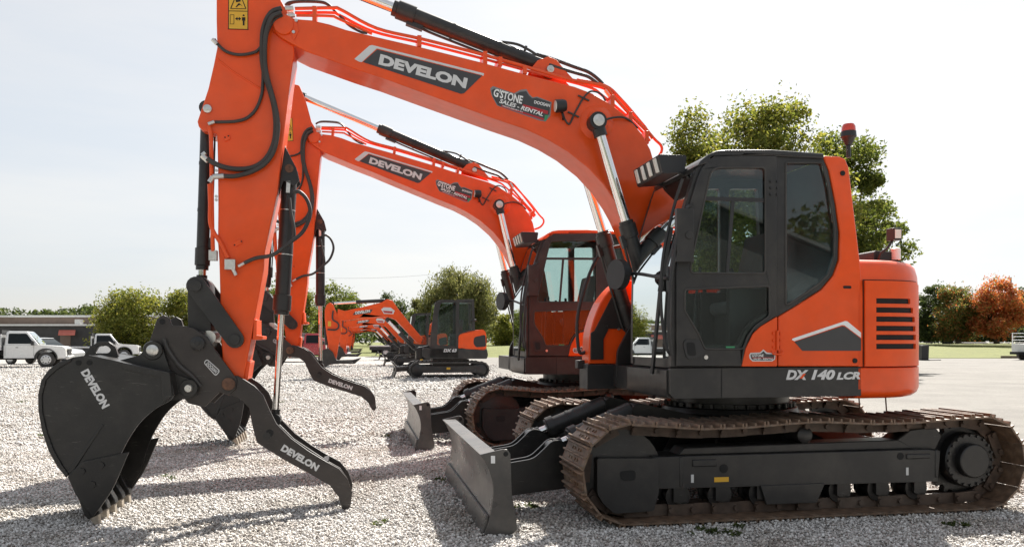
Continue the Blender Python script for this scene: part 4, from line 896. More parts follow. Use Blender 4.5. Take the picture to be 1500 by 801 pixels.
# ------------------------------------------------------------------ compact excavators in the distance
MINI = Frame(-2.45, 31.4)
def mini():
    X, P = MINI.xz, MINI.p
    z_ = lambda x, y: (400 + x / 4.006, 380 + y / 4.006)
    def Z(pts, y): return X([z_(*q) for q in pts], y)
    def PZ(x, y, yy): return P(*z_(x, y), yy)
    root = thing('compact_excavator', MINI.o, MINI.th, 'nearest orange compact excavator with its cab fully in view', 'excavator', 'compact excavators parked in a line')
    yt = -1.0
    a, b_ = PZ(800, 650, yt), PZ(1270, 650, yt); zt = PZ(1000, 600, yt).z
    r = zt / 2
    for sd in (-1, 1):
        yc = sd * .8; x0, x1 = a.x + r, b_.x - r
        pts = [(x1 + r * math.cos(R(t)), r + r * math.sin(R(t))) for t in range(-90, 91, 15)] + [(x0 + r * math.cos(R(t)), r + r * math.sin(R(t))) for t in range(90, 271, 15)]
        ins = [(x1 + (r - .06) * math.cos(R(t)), r + (r - .06) * math.sin(R(t))) for t in range(-90, 91, 15)] + [(x0 + (r - .06) * math.cos(R(t)), r + (r - .06) * math.sin(R(t))) for t in range(90, 271, 15)]
        m = MB(); m.prism(pts, yc - .2, yc + .2, [ins])
        P_ = np.array(pts + [pts[0]]); dd = np.r_[0, np.cumsum(np.hypot(*np.diff(P_, axis=0).T))]
        for k in range(44):
            s = dd[-1] * k / 44; x = np.interp(s, dd, P_[:, 0]); z = np.interp(s, dd, P_[:, 1]); c = Vector((x, yc, z)); m.cyl(c + Vector((0, -.2, 0)), c + Vector((0, .2, 0)), .022, n=5)
        tr = m.build('crawler_track', 'rubber', root)
        m = MB(); m.prism(rounded([(x0 + .1, .2), (x1 - .1, .2), (x1 - .1, zt - .16), (x0 + .1, zt - .16)], .05), yc - .15, yc + .15); tf = m.build('track_frame', 'dark', root, bevel=.02)
        for xx in (x0, x1): m = MB(); m.lathe((xx, yc - .17, r), (xx, yc + .17, r), [(0, r * .45), (.1, r * .8), (.9, r * .8), (1, r * .45)], 20); m.build('drive_wheel', 'steel', tf)
        m = MB(); xm = PZ(1030, 650, yt).x; m.box(xm - .07, xm + .07, yc - .155, yc - .15, .32, .40); m.build('label', 'yellow', tf)
    m = MB(); m.box(-.7, .7, -.6, .6, .3, .7); m.lathe((0.2, 0, .65), (0.2, 0, .85), [(0, .5), (1, .5)], 28); m.build('car_body', 'steel', root)
    # blade
    xb = PZ(700, 660, yt).x; m = MB(); fr_ = [(xb - .02, .62), (xb + .1, .45), (xb + .12, .28), (xb + .04, .04)]; fr_ = smoothpoly(fr_, 3); m.prism(fr_ + [(x + .05, z) for x, z in fr_[::-1]], -1.0, 1.0); bl = m.build('dozer_blade', 'dark', root)
    m = MB()
    for y in (-.4, .4): m.obox((xb + .1, y, .3), (-.4, y, .42), .1, .16)
    m.build('blade_arm', 'steel', root)
    # body
    yn = -.92
    sk = Z([(880, 520), (1255, 525), (1262, 560), (1255, 582), (900, 582), (880, 572)], yn); m = MB(); m.prism(rounded(sk, .05), yn, .92); skirt = m.build('platform_skirt', 'dark', root, bevel=.06, seg=3)
    m = MB(); put_letters(m, 'DX 63', PZ(1000, 543, yn), PZ(1078, 543, yn), .13, off=.004, bold=.05, shear=.25); m.build('lettering', 'silver', skirt)
    ec = Z([(1086, 523), (1086, 450), (1110, 432), (1150, 420), (1235, 409), (1250, 430), (1253, 520), (1240, 531), (1130, 524), (1110, 518)], yn); m = MB(); m.prism(rounded(ec, .08), yn, .92); ecm = m.build('engine_cover', 'orange', root, bevel=.08, seg=3)
    m = MB(); m.prism(rounded(Z([(1180, 455), (1245, 440), (1250, 510), (1190, 515), (1175, 490)], yn), .08), yn - .01, yn + .005); m.build('vent', 'plastic', ecm)
    # cab
    co = Z([(920, 575), (925, 440), (948, 262), (975, 236), (1180, 234), (1186, 420), (1090, 440), (1086, 578)], yn)
    dw = rounded(Z([(962, 500), (968, 330), (985, 255), (1074, 252), (1074, 510)], yn), .06); rw = rounded(Z([(1092, 430), (1092, 252), (1165, 252), (1168, 410)], yn), .06)
    m = MB(); m.prism(rounded(co, .06), yn, yn + .06, [dw, rw]); yf_ = .12; m.prism(rounded(co, .06), yf_ - .06, yf_, [dw, rw]); zr = PZ(1000, 240, yn).z; xa_, xe_ = co[3][0], co[4][0]
    m.box(xa_, xe_, yn + .06, yf_ - .06, zr - .08, zr); xw, zw = co[1]; m.obox((co[0][0] + .06, (yn + yf_) / 2, co[0][1] + .05), (co[0][0] + .06, (yn + yf_) / 2, zw - .1), .08, yf_ - yn - .12, up=(0, 1, 0)); m.box(xe_ - .06, xe_, yn + .06, yf_ - .06, co[5][1], co[5][1] + .3)
    cab = m.build('cab', 'dark', root, bevel=.02)
    g = MB(); g.prism(dw, yn + .025, yn + .03); g.prism(rw, yn + .025, yn + .03); g.prism(dw, yf_ - .03, yf_ - .025); g.prism(rw, yf_ - .03, yf_ - .025); g.build('side_pane', 'glass', cab)
    g = MB(); g.loft([[(co[1][0], y, co[1][1]), (co[2][0], y, co[2][1])] for y in (yn + .06, yf_ - .06)], closed=False, caps=False); g.build('windscreen', 'windscreen', cab)
    m = MB(); sx = (xa_ + xe_) / 2; m.prism(rounded([(sx - .2, 1.55), (sx + .2, 1.5), (sx + .3, 2.2), (sx + .2, 2.25), (sx + .08, 1.68), (sx - .2, 1.68)], .04), -.65, -.15); m.box(sx - .2, sx + .25, -.65, -.15, 1.1, 1.52); m.build('seat', 'seat', cab)
    # boom, stick, cylinders
    bo = Z([(380, 290), (420, 302), (520, 280), (640, 250), (668, 232), (700, 240), (735, 290), (800, 370), (880, 465), (868, 492), (845, 488), (790, 430), (720, 355), (690, 342), (640, 335), (520, 345), (420, 360), (375, 345)], -.14)
    m = MB(); m.prism(bo, -.14, .14); boom = m.build('boom', 'orange', root, bevel=.02)
    m = MB(); flat(m, [PZ(*q, -.14) for q in ((466, 326), (482, 306), (585, 292), (572, 314))], .004); m.build('name_panel', 'decal', boom)
    m = MB(); put_letters(m, 'DEVELON', PZ(484, 322, -.14), PZ(570, 309, -.14), .11, off=.007, bold=.035); m.build('lettering', 'white', boom)
    m = MB(); flat(m, [PZ(*q, -.14) for q in ((634, 292), (650, 280), (690, 282), (714, 300), (706, 320), (650, 318))], .004); stk = m.build('dealer_sticker', 'silver', boom)
    m = MB(); flat(m, [PZ(*q, -.14) for q in ((645, 300), (702, 304), (698, 316), (652, 312))], .006); m.build('sticker_band', 'red', stk)
    st = Z([(303, 300), (312, 268), (332, 252), (352, 260), (362, 290), (395, 360), (400, 420), (385, 500), (368, 602), (340, 602), (330, 540), (312, 430), (303, 350)], -.12); m = MB(); m.prism(st, -.12, .12); stick = m.build('stick', 'orange', root, bevel=.02)
    m = MB(); m.tube([PZ(352, 300, -.16), PZ(350, 350, -.16), PZ(378, 370, -.16), PZ(385, 395, -.16), PZ(365, 412, -.16), PZ(320, 410, -.16)], .03); m.build('hose', 'rubber', stick)
    m = MB(); m.box(*(lambda p_, q_: (p_.x, q_.x, -.126, -.121, q_.z, p_.z))(PZ(322, 362, -.12), PZ(340, 392, -.12))); m.build('warning_label', 'yellow', stick)
    hydraulic(root, 'arm_cylinder', PZ(660, 240, 0), PZ(342, 258, 0), .55, .07, .045, ports=False)
    for y in (-.24, .24):
        q0, q1 = PZ(835, 525, -.2), PZ(668, 352, -.2); hydraulic(root, 'boom_cylinder', (q0.x, y, q0.z), (q1.x, y, q1.z), .55, .075, .045, ports=False)
    hydraulic(root, 'bucket_cylinder', PZ(306, 400, 0), PZ(318, 545, 0), .7, .06, .04, ports=False)
    bu = Z([(320, 520), (352, 545), (372, 590), (440, 596), (470, 605), (380, 612), (330, 618), (296, 640), (274, 634), (262, 600), (268, 560), (292, 530)], -.35); m = MB(); m.prism(smoothpoly(bu, 2), -.35, .35); m.build('bucket', 'steel', root, bevel=.02)
    m = MB(); m.prism(Z([(380, 590), (470, 588), (520, 575), (480, 612), (400, 612)], -.2), -.15, .15); m.build('thumb', 'steel', root, bevel=.02)
    m = MB(); m.prism(Z([(840, 520), (930, 500), (940, 580), (840, 585)], -.3), -.3, .3); m.build('boom_mount', 'dark', root, bevel=.03)
    m = MB(); q = PZ(1192, 356, yn); m.cyl(q, q + Vector((-.2, 0, 0)), .04); m.build('lamp', 'plastic', cab)
    return root
mi = mini(); km = kid_map()
lay = Vector((-2.65, 14.4, 0))
for k, (s, lab) in enumerate((((1.0), 'second orange compact excavator in line, its cab half hidden by the nearest one'), (2.05, 'third orange compact excavator in line, only its boom showing under the second boom'), (3.2, 'farthest orange compact excavator in line, a small boom below the others'))):
    c = copy_tree(mi, km); c.location = MINI.o + lay * s; c['label'] = lab

# ------------------------------------------------------------------ trucks and cars
def wheel(root, x, y, r, w, side, rimmat='alu'):
    m = MB(); s = side
    m.lathe((x, y - w / 2, r), (x, y + w / 2, r), [(0, r * .62), (.02, r * .9), (.12, r), (.88, r), (.98, r * .9), (1, r * .62)], 28); ty = m.build('wheel', 'rubber', root)
    m = MB(); m.lathe((x, y + s * w * .30, r), (x, y + s * (w / 2 + .012), r), [(0, r * .6), (.8, r * .62), (.95, r * .56), (1, r * .28)], 24)
    ri = m.build('rim', rimmat, ty); m = MB()
    for k in range(8):
        a = 2 * math.pi * k / 8; yy = y + s * (w / 2 + .004); m.cyl((x + r * .44 * math.cos(a), yy, r + r * .44 * math.sin(a)), (x + r * .44 * math.cos(a), yy + s * .012, r + r * .44 * math.sin(a)), r * .075, n=8)
    m.build('rim_hole', 'black', ri)
def arch(cx, r, z0, n=10):
    return [(cx + r * math.cos(R(180 - 180 * k / n)), z0 + r * math.sin(R(180 - 180 * k / n))) for k in range(n + 1)]
def pickup(loc, rz, paint, label, bed='flat', name='pickup_truck'):
    """x forward; origin on the ground below the rear of the cab"""
    root = thing(name, loc, rz, label, 'truck')
    W = .98; r = .41
    fw = 1.95; hz = .55
    body = [(0, hz)] + [(0, 1.18), (1.55, 1.20), (2.70, 1.12), (2.86, 1.02), (2.90, .62), (2.86, .50)] + [(fw + .52, .50)] + arch(fw, .52, .44)[::-1] + [(fw - .52, .50), (.0, .50)]
    b = MB(); b.prism(body, -W, W); bo = b.build('body', paint, root, bevel=.05, seg=3)
    b = MB(); gh = [(.02, 1.17), (.08, 1.86), (.2, 1.93), (1.05, 1.92), (1.62, 1.20)]
    loops = []
    for y, k in ((-W + .02, 0), (-W + .17, 1), (W - .17, 1), (W - .02, 0)): pass
    lo = lambda y, s: [(x, y * (1 - (z - 1.17) * .24), z) for x, z in gh]
    b.loft([lo(-W + .03, 0), lo(W - .03, 0)], smooth=False); cb = b.build('cab', paint, root, bevel=.05, seg=3)
    for sd in (-1, 1):
        yy = lambda z: sd * ((W - .03) * (1 - (z - 1.17) * .24) + .006)
        b = MB(); wp = [(.18, 1.26), (.2, 1.80), (1.02, 1.80), (1.40, 1.26)]
        vs = [(x, yy(z), z) for x, z in rounded(wp, .05)]; vs2 = [(x, y - sd * .012, z) for x, y, z in vs]; b.loft([vs, vs2], smooth=False); b.build('side_window', 'carglass', cb)
        b = MB(); b.box(.55, .67, sd * (W + .012) - .012, sd * (W + .012) + .012, 1.05, 1.08); b.build('door_handle', 'plastic', bo)
        b = MB(); b.box(1.28, 1.42, min(sd * (W + .02), sd * (W + .24)), max(sd * (W + .02), sd * (W + .24)), 1.18, 1.42); b.build('mirror', 'plastic', bo, bevel=.03)
        b = MB(); sm_ = .006; b.box(.06, .07, sd * (W + .001) - sm_, sd * (W + .001) + sm_, .62, 1.16); b.box(1.38, 1.39, sd * (W + .001) - sm_, sd * (W + .001) + sm_, .62, 1.16); b.build('door_gap', 'black', bo)
        b = MB(); oo = arch(fw, .56, .46); ii = arch(fw, .50, .46); b.prism(oo + ii[::-1], min(sd * W, sd * (W + .04)), max(sd * W, sd * (W + .04))); b.build('wheel_arch', 'plastic', bo)
        wheel(root, fw, sd * (W - .12), r, .26, sd); wheel(root, -1.75, sd * (W - .12), r, .30, sd)
        b = MB(); b.box(2.80, 2.885, sd * .62 - .14, sd * .62 + .14, .86, 1.06); b.build('headlight', 'lens', bo, bevel=.03)
    b = MB(); vs = [(1.07, -.68, 1.86), (1.07, .68, 1.86), (1.60, .86, 1.22), (1.60, -.86, 1.22)]; b.loft([[(x + .02, y, z + .02) for x, y, z in vs], [(x + .035, y, z + .03) for x, y, z in vs]], smooth=False); b.build('windscreen', 'carglass', cb)
    b = MB(); b.box(2.86, 2.94, -.55, .55, .62, .98); b.build('grille', 'plastic', bo, bevel=.02)
    b = MB(); b.box(2.84, 3.02, -.95, .95, .42, .62); b.build('bumper', 'alu', bo, bevel=.04)
    b = MB(); b.box(-3.1, 2.4, -.45, .45, .42, .62); b.build('chassis', 'black', root)
    if bed == 'flat':
        b = MB(); b.box(-3.2, -.08, -1.15, 1.15, .92, 1.02); b.box(-.14, -.08, -1.1, 1.1, 1.02, 1.75)
        bd = b.build('flatbed', 'alu', root, bevel=.015)
        b = MB(); b.box(-3.18, -.2, -1.12, 1.12, .62, .92); b.build('underbed_box', 'plastic', bd, bevel=.02)
        b = MB(); b.box(-.15, -.07, -1.0, 1.0, 1.75, 1.98); b.build('headache_rack', 'plastic', bd)
    elif bed == 'box':
        b = MB(); b.prism([(-2.3, .5), (-2.3, 1.15), (-.06, 1.15), (-.06, .5)], -W, W); b.build('cargo_bed', paint, root, bevel=.04)
    elif bed == 'service':
        b = MB(); b.box(-2.5, -.06, -1.05, 1.05, .55, 1.2); bd = b.build('service_body', paint, root, bevel=.03)
        b = MB()
        for y in (-1.0, 1.0):
            for x in (-2.45, -1.3, -.12): b.obox((x, y, 1.2), (x, y, 2.0), .05, .05)
            for z in (1.5, 1.75, 2.0): b.obox((-2.5, y, z), (-.1, y, z), .05, .05)
        b.build('ladder_rack', paint, bd)
    return root
def at(u, v, Y=None, h=0.0):
    """ground position seen at (u, v)"""
    if Y is None: Y = (EYE - h) * F_PX / (v - HZ)
    return ((u - 750) / F_PX * Y, Y, h)
def gx(u, Y): return (u - 750) / F_PX * Y
pickup((gx(12, 43), 43, 0), R(20), 'carwhite', 'white flatbed pickup at the left edge of the gravel lot, nose to the right')
pickup((gx(150, 58), 57, 0), R(20), 'carwhite', 'white pickup with a long flatbed, half hidden behind the near bucket')
pickup((gx(447, 55), 55, 0), R(6), 'carred', 'red pickup with a grey flatbed seen between the two sticks')
pickup((gx(596, 72), 72, 0), R(2), 'carwhite', 'white flatbed truck behind the compact excavators, mostly hidden by their booms')
pickup((gx(1542, 60), 60, 0.0), R(6), 'carwhite', 'white service truck with a ladder rack at the right edge of the lot', 'service')
def sedan(loc, rz, paint, label):
    root = thing('parked_car', loc, rz, label, 'car'); W = .9
    body = [(-2.2, .35), (-2.25, .8), (-2.1, 1.0), (-1.1, 1.05), (1.0, 1.02), (2.1, .88), (2.3, .7), (2.3, .35)]
    b = MB(); b.prism(body, -W, W); bo = b.build('body', paint, root, bevel=.08, seg=3)
    gh = [(-1.5, 1.02), (-.9, 1.52), (-.3, 1.6), (.3, 1.57), (1.15, 1.0)]; b = MB(); lo = lambda y: [(x, y * (1 - (z - 1) * .35), z) for x, z in gh]; b.loft([lo(-W + .05), lo(W - .05)], smooth=False); cb = b.build('cab', 'carglass', root, bevel=.03)
    b = MB(); b.loft([[(x, y * (1 - .2), z) for x, z in ((-.85, 1.53), (-.3, 1.62), (.3, 1.59), (.34, 1.56), (-.3, 1.58), (-.85, 1.5))] for y in (-W + .05, W - .05)], smooth=False); b.build('roof', paint, cb)
    for x in (-1.35, 1.4):
        for s in (-1, 1): wheel(root, x, s * (W - .1), .32, .22, s)
    return root
sedan((gx(74, 50), 49, 0), R(-8), 'carsilver', 'silver car with a dark windscreen showing between the two white pickups')
sedan((gx(466, 68), 68, 0), R(20), 'carred', 'red car beyond the flatbeds, low behind the second stick')

# ------------------------------------------------------------------ building at the left
bd = thing('commercial_building', (gx(60, 78), 80, 0), R(-2), 'long low dark building with a pale flat roof edge and brown fascia', 'building')
b = MB(); b.box(-40, 12.5, -1, 16, 0, 3.55); b.build('wall', 'wall_dark', bd)
b = MB(); b.box(-40.2, 12.7, -1.25, 16.2, 3.05, 3.75); fa = b.build('fascia', 'fascia', bd)
b = MB(); b.box(-40.3, 12.8, -1.35, 16.3, 3.75, 3.95); rf = b.build('roof', 'trim', bd)
b = MB(); b.box(-3.5, 16, -4.0, -1.02, 0, 2.85); b.build('lean_to', 'wall_dark', bd)
b = MB(); b.box(-3.8, 16.2, -4.2, -1.26, 2.85, 3.02); b.build('lower_roof', 'trim', bd)
b = MB(); b.loft([[(3.2, -4.21, 2.4), (4.8, -4.21, 2.4), (5.2, -5.0, 1.95), (3.6, -5.0, 1.95)], [(3.2, -4.21, 2.46), (4.8, -4.21, 2.46), (5.2, -5.0, 2.01), (3.6, -5.0, 2.01)]], smooth=False); b.build('awning', 'awning', bd)
b = MB()
for x in (3.2, 8.5): b.box(x, x + 1.0, -4.03, -4.0, 0, 2.1)
build_split(b, 'door', 'fascia', bd)
b = MB()
for x, h in ((-13.5, .35), (-8.6, .5), (3.0, .6), (7.5, .4), (8.6, .45), (9.4, .4)): b.box(x, x + .5, 3, 3.5, 3.95, 3.95 + h)
b.build('roof_vent', 'trim', rf)
b = MB(); b.box(6.2, 9.6, -3.2, -1.6, 3.02, 3.6); b.box(4.0, 4.5, -3.0, -2.4, 3.02, 3.5); b.build('rooftop_unit', 'alu', bd)

# ------------------------------------------------------------------ trees
def leaves(centres, radii, n, size, flat_=0.75, droop=0.0, squash=1.0):
    """n leaf cards scattered in clumps -> (verts, faces)"""
    k = rng.integers(0, len(centres), n); c = centres[k]; r = radii[k]
    d = rng.normal(size=(n, 3)); d /= np.linalg.norm(d, axis=1)[:, None]
    rad = rng.random(n) ** 0.45
    p = c + d * (rad * r)[:, None] * np.array([1, 1, flat_])
    if droop: p[:, 2] -= droop * rng.random(n) ** 2 * r
    a = rng.normal(size=(n, 3)); 
    if droop: a[:, 2] -= 1.6
    a /= np.linalg.norm(a, axis=1)[:, None]
    b = np.cross(a, rng.normal(size=(n, 3))); b /= np.linalg.norm(b, axis=1)[:, None]
    s = size * (0.6 + 0.8 * rng.random(n))[:, None]
    w = s * (0.32 if droop else 0.5)
    V = np.stack([p - a * s, p - b * w, p + a * s, p + b * w], 1).reshape(-1, 3)
    return V
def mesh_quads(name, V, mat):
    n = len(V) // 4; me = bpy.data.meshes.new(name)
    me.vertices.add(len(V)); me.vertices.foreach_set('co', V.astype(np.float32).ravel())
    me.loops.add(n * 4); me.loops.foreach_set('vertex_index', np.arange(n * 4, dtype=np.int32))
    me.polygons.add(n); me.polygons.foreach_set('loop_start', np.arange(0, n * 4, 4, dtype=np.int32))
    me.polygons.foreach_set('loop_total', np.full(n, 4, dtype=np.int32)) if False else None
    me.update(calc_edges=True); me.materials.append(mat); return me
LEAF = {
 'green': leafmat('leaf_green', [(0, (.060, .085, .018)), (.5, (.105, .13, .026)), (1, (.17, .175, .04))], .5),
 'yellow': leafmat('leaf_yellowgreen', [(0, (.08, .10, .02)), (.5, (.15, .165, .03)), (1, (.25, .225, .05))], .5),
 'dark': leafmat('leaf_dark', [(0, (.035, .052, .018)), (.6, (.06, .08, .025)), (1, (.10, .115, .035))], .4),
 'willow': leafmat('leaf_willow', [(0, (.08, .09, .03)), (.6, (.13, .135, .045)), (1, (.20, .185, .07))], .45),
 'orange': leafmat('leaf_orange', [(0, (.30, .075, .03)), (.35, (.48, .14, .05)), (.7, (.52, .21, .09)), (.9, (.30, .22, .06)), (1, (.16, .17, .05))], .45),
 'mixed': leafmat('leaf_turning', [(0, (.07, .09, .025)), (.62, (.14, .15, .04)), (.8, (.30, .17, .06)), (1, (.42, .12, .045))], .45),
}
def tree(u, Y, top_v, wpx, base_z, kind, label, name='tree', n=9000, leaf=.16, trunk=.28, crown_from=.22, clumps=46, group=None, droop=0.0, shape='round', depth=1.0, clump_r=.19, seed=None):
    global rng
    if seed is not None: rng = np.random.default_rng(seed)
    leaf *= .58; n = int(n * 2.2)
    H = EYE - (top_v - HZ) / F_PX * Y - base_z; W = wpx / F_PX * Y
    root = thing(name, (gx(u, Y), Y, base_z), rng.random() * .001, label, 'tree', group)
    z0 = H * crown_from
    cs = []
    while len(cs) < clumps:
        q = rng.uniform(-1, 1, 3)
        t = (q[2] + 1) / 2
        lim = {'round': math.sqrt(max(0, 1 - (q[2] * .98) ** 2)) ** .75, 'cone': (1 - t) * .9 + .15, 'spread': (min(1, t * 2.2) * math.sqrt(max(0, 1 - max(0, t - .3) ** 2 / .55))), 'column': .8 * math.sqrt(max(0, 1 - q[2] ** 4))}[shape]
        rr = math.hypot(q[0], q[1])
        if rr > lim or (rr < lim * .35 and rng.random() < .5): continue
        cs.append((q[0] * W / 2 * .86, q[1] * W / 2 * .86 * depth, z0 + t * (H - z0) * .94))
    cs = np.array(cs); rad = W * clump_r * (0.55 + .7 * rng.random(len(cs)))
    V = leaves(cs, rad, n, leaf, droop=droop)
    # loose sprigs that break the outline
    k = rng.integers(0, len(cs), n // 12); d = rng.normal(size=(len(k), 3)); d /= np.linalg.norm(d, axis=1)[:, None]
    sp = cs[k] + d * (rad[k] * 1.12)[:, None]; V2 = leaves(sp, np.full(len(sp), W * .035), n // 5, leaf * .85, droop=droop)
    V = np.concatenate([V, V2]); Vz = V.reshape(-1, 4, 3); V = Vz[Vz[:, :, 2].min(1) > .1].reshape(-1, 3)
    me = mesh_quads('crown', V, LEAF[kind]); o = bpy.data.objects.new('crown', me); col.objects.link(o); o.parent = root
    b = MB(); th = H * .8
    pts = [Vector((0, 0, -.1))]
    for i in range(1, 7): pts.append(Vector((rng.normal() * W * .012 * i, rng.normal() * W * .012 * i, th * i / 6)))
    for i in range(6): b.cyl(pts[i], pts[i + 1], trunk * (1 - i / 7) * (1.25 if i == 0 else 1), trunk * (1 - (i + 1) / 7), n=10, caps=False)
    for j in rng.choice(len(cs), min(len(cs), 16), replace=False):
        t = min(.92, max(.22, (cs[j][2] / th) * .6)); i = min(5, int(t * 6)); s = pts[i].lerp(pts[i + 1], t * 6 - i); e = Vector(cs[j]); mid = s.lerp(e, .5) + Vector((0, 0, -.04 * H + .06 * H * rng.random()))
        r0 = trunk * (1 - t) * .55
        b.cyl(s, mid, r0, r0 * .6, n=7, caps=False); b.cyl(mid, e, r0 * .6, r0 * .18, n=6, caps=False)
    b.build('trunk', 'bark', root)
    return root
BG = 'trees along the edge of the lot'
tree(188, 62, 419, 105, 0, 'yellow', 'bushy yellow-green tree left of the stick, in front of the dark building', n=8000, leaf=.17, crown_from=.1, clumps=60, group=BG, seed=11, trunk=.16)
tree(268, 64, 426, 90, 0, 'yellow', 'yellow-green tree just behind the near coupler', n=7000, leaf=.17, crown_from=.1, clumps=50, group=BG, seed=12, trunk=.16)
tree(345, 70, 428, 90, 0, 'green', 'green tree hidden behind the near stick', n=5000, leaf=.18, crown_from=.1, clumps=40, group=BG, seed=13, trunk=.16)
tree(418, 70, 410, 85, 0, 'green', 'green tree with spiky sprigs seen between the two sticks', n=7000, leaf=.2, crown_from=.08, clumps=50, group=BG, seed=14, trunk=.16)
tree(490, 76, 417, 80, 0, 'green', 'tall green tree right of the second stick, behind the compact excavators', n=7000, leaf=.18, crown_from=.1, clumps=54, group=BG, seed=15, trunk=.18)
tree(574, 105, 425, 60, 0, 'dark', 'dark round-topped tree far behind the compact excavator booms', n=5000, leaf=.24, crown_from=.15, clumps=40, group=BG, seed=16)
tree(612, 112, 452, 60, 0, 'green', 'low green tree beside the big willow', n=4000, leaf=.24, crown_from=.1, clumps=34, group=BG, seed=17)
tree(672, 88, 391, 118, 0, 'willow', 'broad drooping willow behind the cabs of the compact excavators', name='willow', n=16000, leaf=.30, crown_from=.12, clumps=90, droop=1.5, group=BG, seed=18, trunk=.4, clump_r=.15)
tree(625, 90, 428, 62, 0, 'willow', 'smaller drooping willow at the left of the big willow', name='willow', n=6000, leaf=.28, crown_from=.1, clumps=40, droop=1.4, group=BG, seed=19, trunk=.3)
tree(742, 110, 462, 50, .4, 'yellow', 'low yellow-green tree beside the second excavator mirror', n=3500, leaf=.24, crown_from=.05, clumps=30, group=BG, seed=20)
tree(1118, 34, 148, 290, 0, 'yellow', 'tall leafy tree rising right behind the nearest cab roof', n=16500, leaf=.16, crown_from=.2, clumps=105, group=BG, seed=21, trunk=.30, clump_r=.115, shape='spread')
tree(1012, 36, 156, 130, 0, 'yellow', 'narrow leafy tree showing between the near boom and the cab roof', n=12000, leaf=.15, crown_from=.2, clumps=70, group=BG, seed=22, trunk=.20, clump_r=.17, shape='column')
tree(1236, 37, 172, 150, 0, 'green', 'loose open tree behind the red beacon, sky showing between its branches', n=7500, leaf=.16, crown_from=.2, clumps=36, group=BG, seed=28, trunk=.2, clump_r=.15, shape='spread')
tree(1288, 40, 248, 96, 0, 'green', 'smaller green tree behind the near work light', n=4600, leaf=.16, crown_from=.14, clumps=28, group=BG, seed=23, trunk=.16, clump_r=.17, shape='round')
tree(1360, 104, 415, 62, 1.25, 'dark', 'dark green tree beside the counterweight, left of the autumn trees', n=6000, leaf=.25, crown_from=.05, clumps=44, group=BG, seed=24)
tree(1404, 100, 417, 76, 1.25, 'mixed', 'tree half turned to orange, between the dark tree and the red one', n=9000, leaf=.24, crown_from=.08, clumps=60, group=BG, seed=25)
tree(1460, 98, 410, 78, 1.25, 'orange', 'brightest orange-red autumn tree near the right edge', n=10000, leaf=.24, crown_from=.10, clumps=64, group=BG, seed=26)
tree(1512, 112, 416, 70, 1.25, 'dark', 'dark tree cut off by the right edge of the view', n=5000, leaf=.26, crown_from=.05, clumps=40, group=BG, seed=27)
# dark hedge under the autumn trees
rng = np.random.default_rng(41)
hx0, hx1 = gx(1335, 108), gx(1560, 108)
cs = np.stack([rng.uniform(hx0, hx1, 120), rng.uniform(107, 110, 120), rng.uniform(1.4, 3.0, 120)], 1)
hd = bpy.data.objects.new('hedge', mesh_quads('hedge', leaves(cs, np.full(120, .9), 14000, .2), LEAF['dark'])); col.objects.link(hd)
tag(hd, 'long clipped dark hedge under the autumn trees at the right', 'hedge')
# wooded rise far beyond the building
rng = np.random.default_rng(42)
ux = rng.uniform(-330, 640, 900); Yw = rng.uniform(230, 300, 900)
prof = np.interp(ux, [-330, 0, 30, 60, 110, 150, 250, 420, 560, 640], [446, 452, 457, 452, 449, 448, 452, 462, 470, 478])
zt = EYE + (HZ - prof) / F_PX * Yw; zz = zt * rng.uniform(.25, .93, 900)
cs = np.stack([(ux - 750) / F_PX * Yw, Yw, zz], 1)
wd = bpy.data.objects.new('distant_woods', mesh_quads('distant_woods', leaves(cs, rng.uniform(1.6, 3.4, 900), 60000, .62), LEAF['dark'])); col.objects.link(wd)
struct(wd, 'stuff')
ux = rng.uniform(520, 1900, 700); Yw = rng.uniform(170, 210, 700)
zz = rng.uniform(.5, 1.0, 700) * (EYE + 24 / F_PX * Yw)
cs = np.stack([(ux - 750) / F_PX * Yw, Yw, zz], 1)
wd = bpy.data.objects.new('distant_thicket', mesh_quads('distant_thicket', leaves(cs, rng.uniform(1.2, 2.6, 700), 36000, .5), LEAF['dark'])); col.objects.link(wd)
struct(wd, 'stuff')

# ------------------------------------------------------------------ what the cab glass mirrors: barn and trees behind the camera
M['barnroof'] = surf('ribbed_barn_roof', (.30, .29, .28), .45, metal=.3, var=.12)
M['barnwall'] = surf('grey_barn_wall', (.13, .125, .12), .7, var=.12)
bn = thing('barn', (29, -33, 0), R(38), 'grey barn with a pale ribbed roof, standing behind the camera', 'barn')
b = MB(); b.prism([(-9, 0), (-9, 4.2), (0, 8.4), (9, 4.2), (9, 0)], -14, 14); b.build('wall', 'barnwall', bn)
b = MB()
for sx in (-1, 1):
    b.loft([[(0, y, 8.5), (sx * 9.6, y, 4.02), (sx * 9.6, y, 4.12), (0, y, 8.6)] for y in (-14.6, 14.6)], smooth=False)
    for k in range(36): y = -14.5 + k * 29 / 35; b.obox((0, y, 8.63), (sx * 9.6, y, 4.15), .06, .06)
b.build('roof', 'barnroof', bn)
b = MB(); b.box(8.98, 9.03, -3, 3, 0, 3.6); b.build('door', 'trim', bn)
rng = np.random.default_rng(43)
an = rng.uniform(R(-175), R(0), 520); rd = rng.uniform(52, 75, 520); zz = rng.uniform(.5, 1, 520) * rng.choice([7, 9, 11, 12.5], 520)
cs = np.stack([rd * np.cos(an), rd * np.sin(an), zz], 1)
wd = bpy.data.objects.new('surrounding_woods', mesh_quads('surrounding_woods', leaves(cs, rng.uniform(1.6, 3, 520), 40000, .34), LEAF['green'])); col.objects.link(wd)
struct(wd, 'stuff')

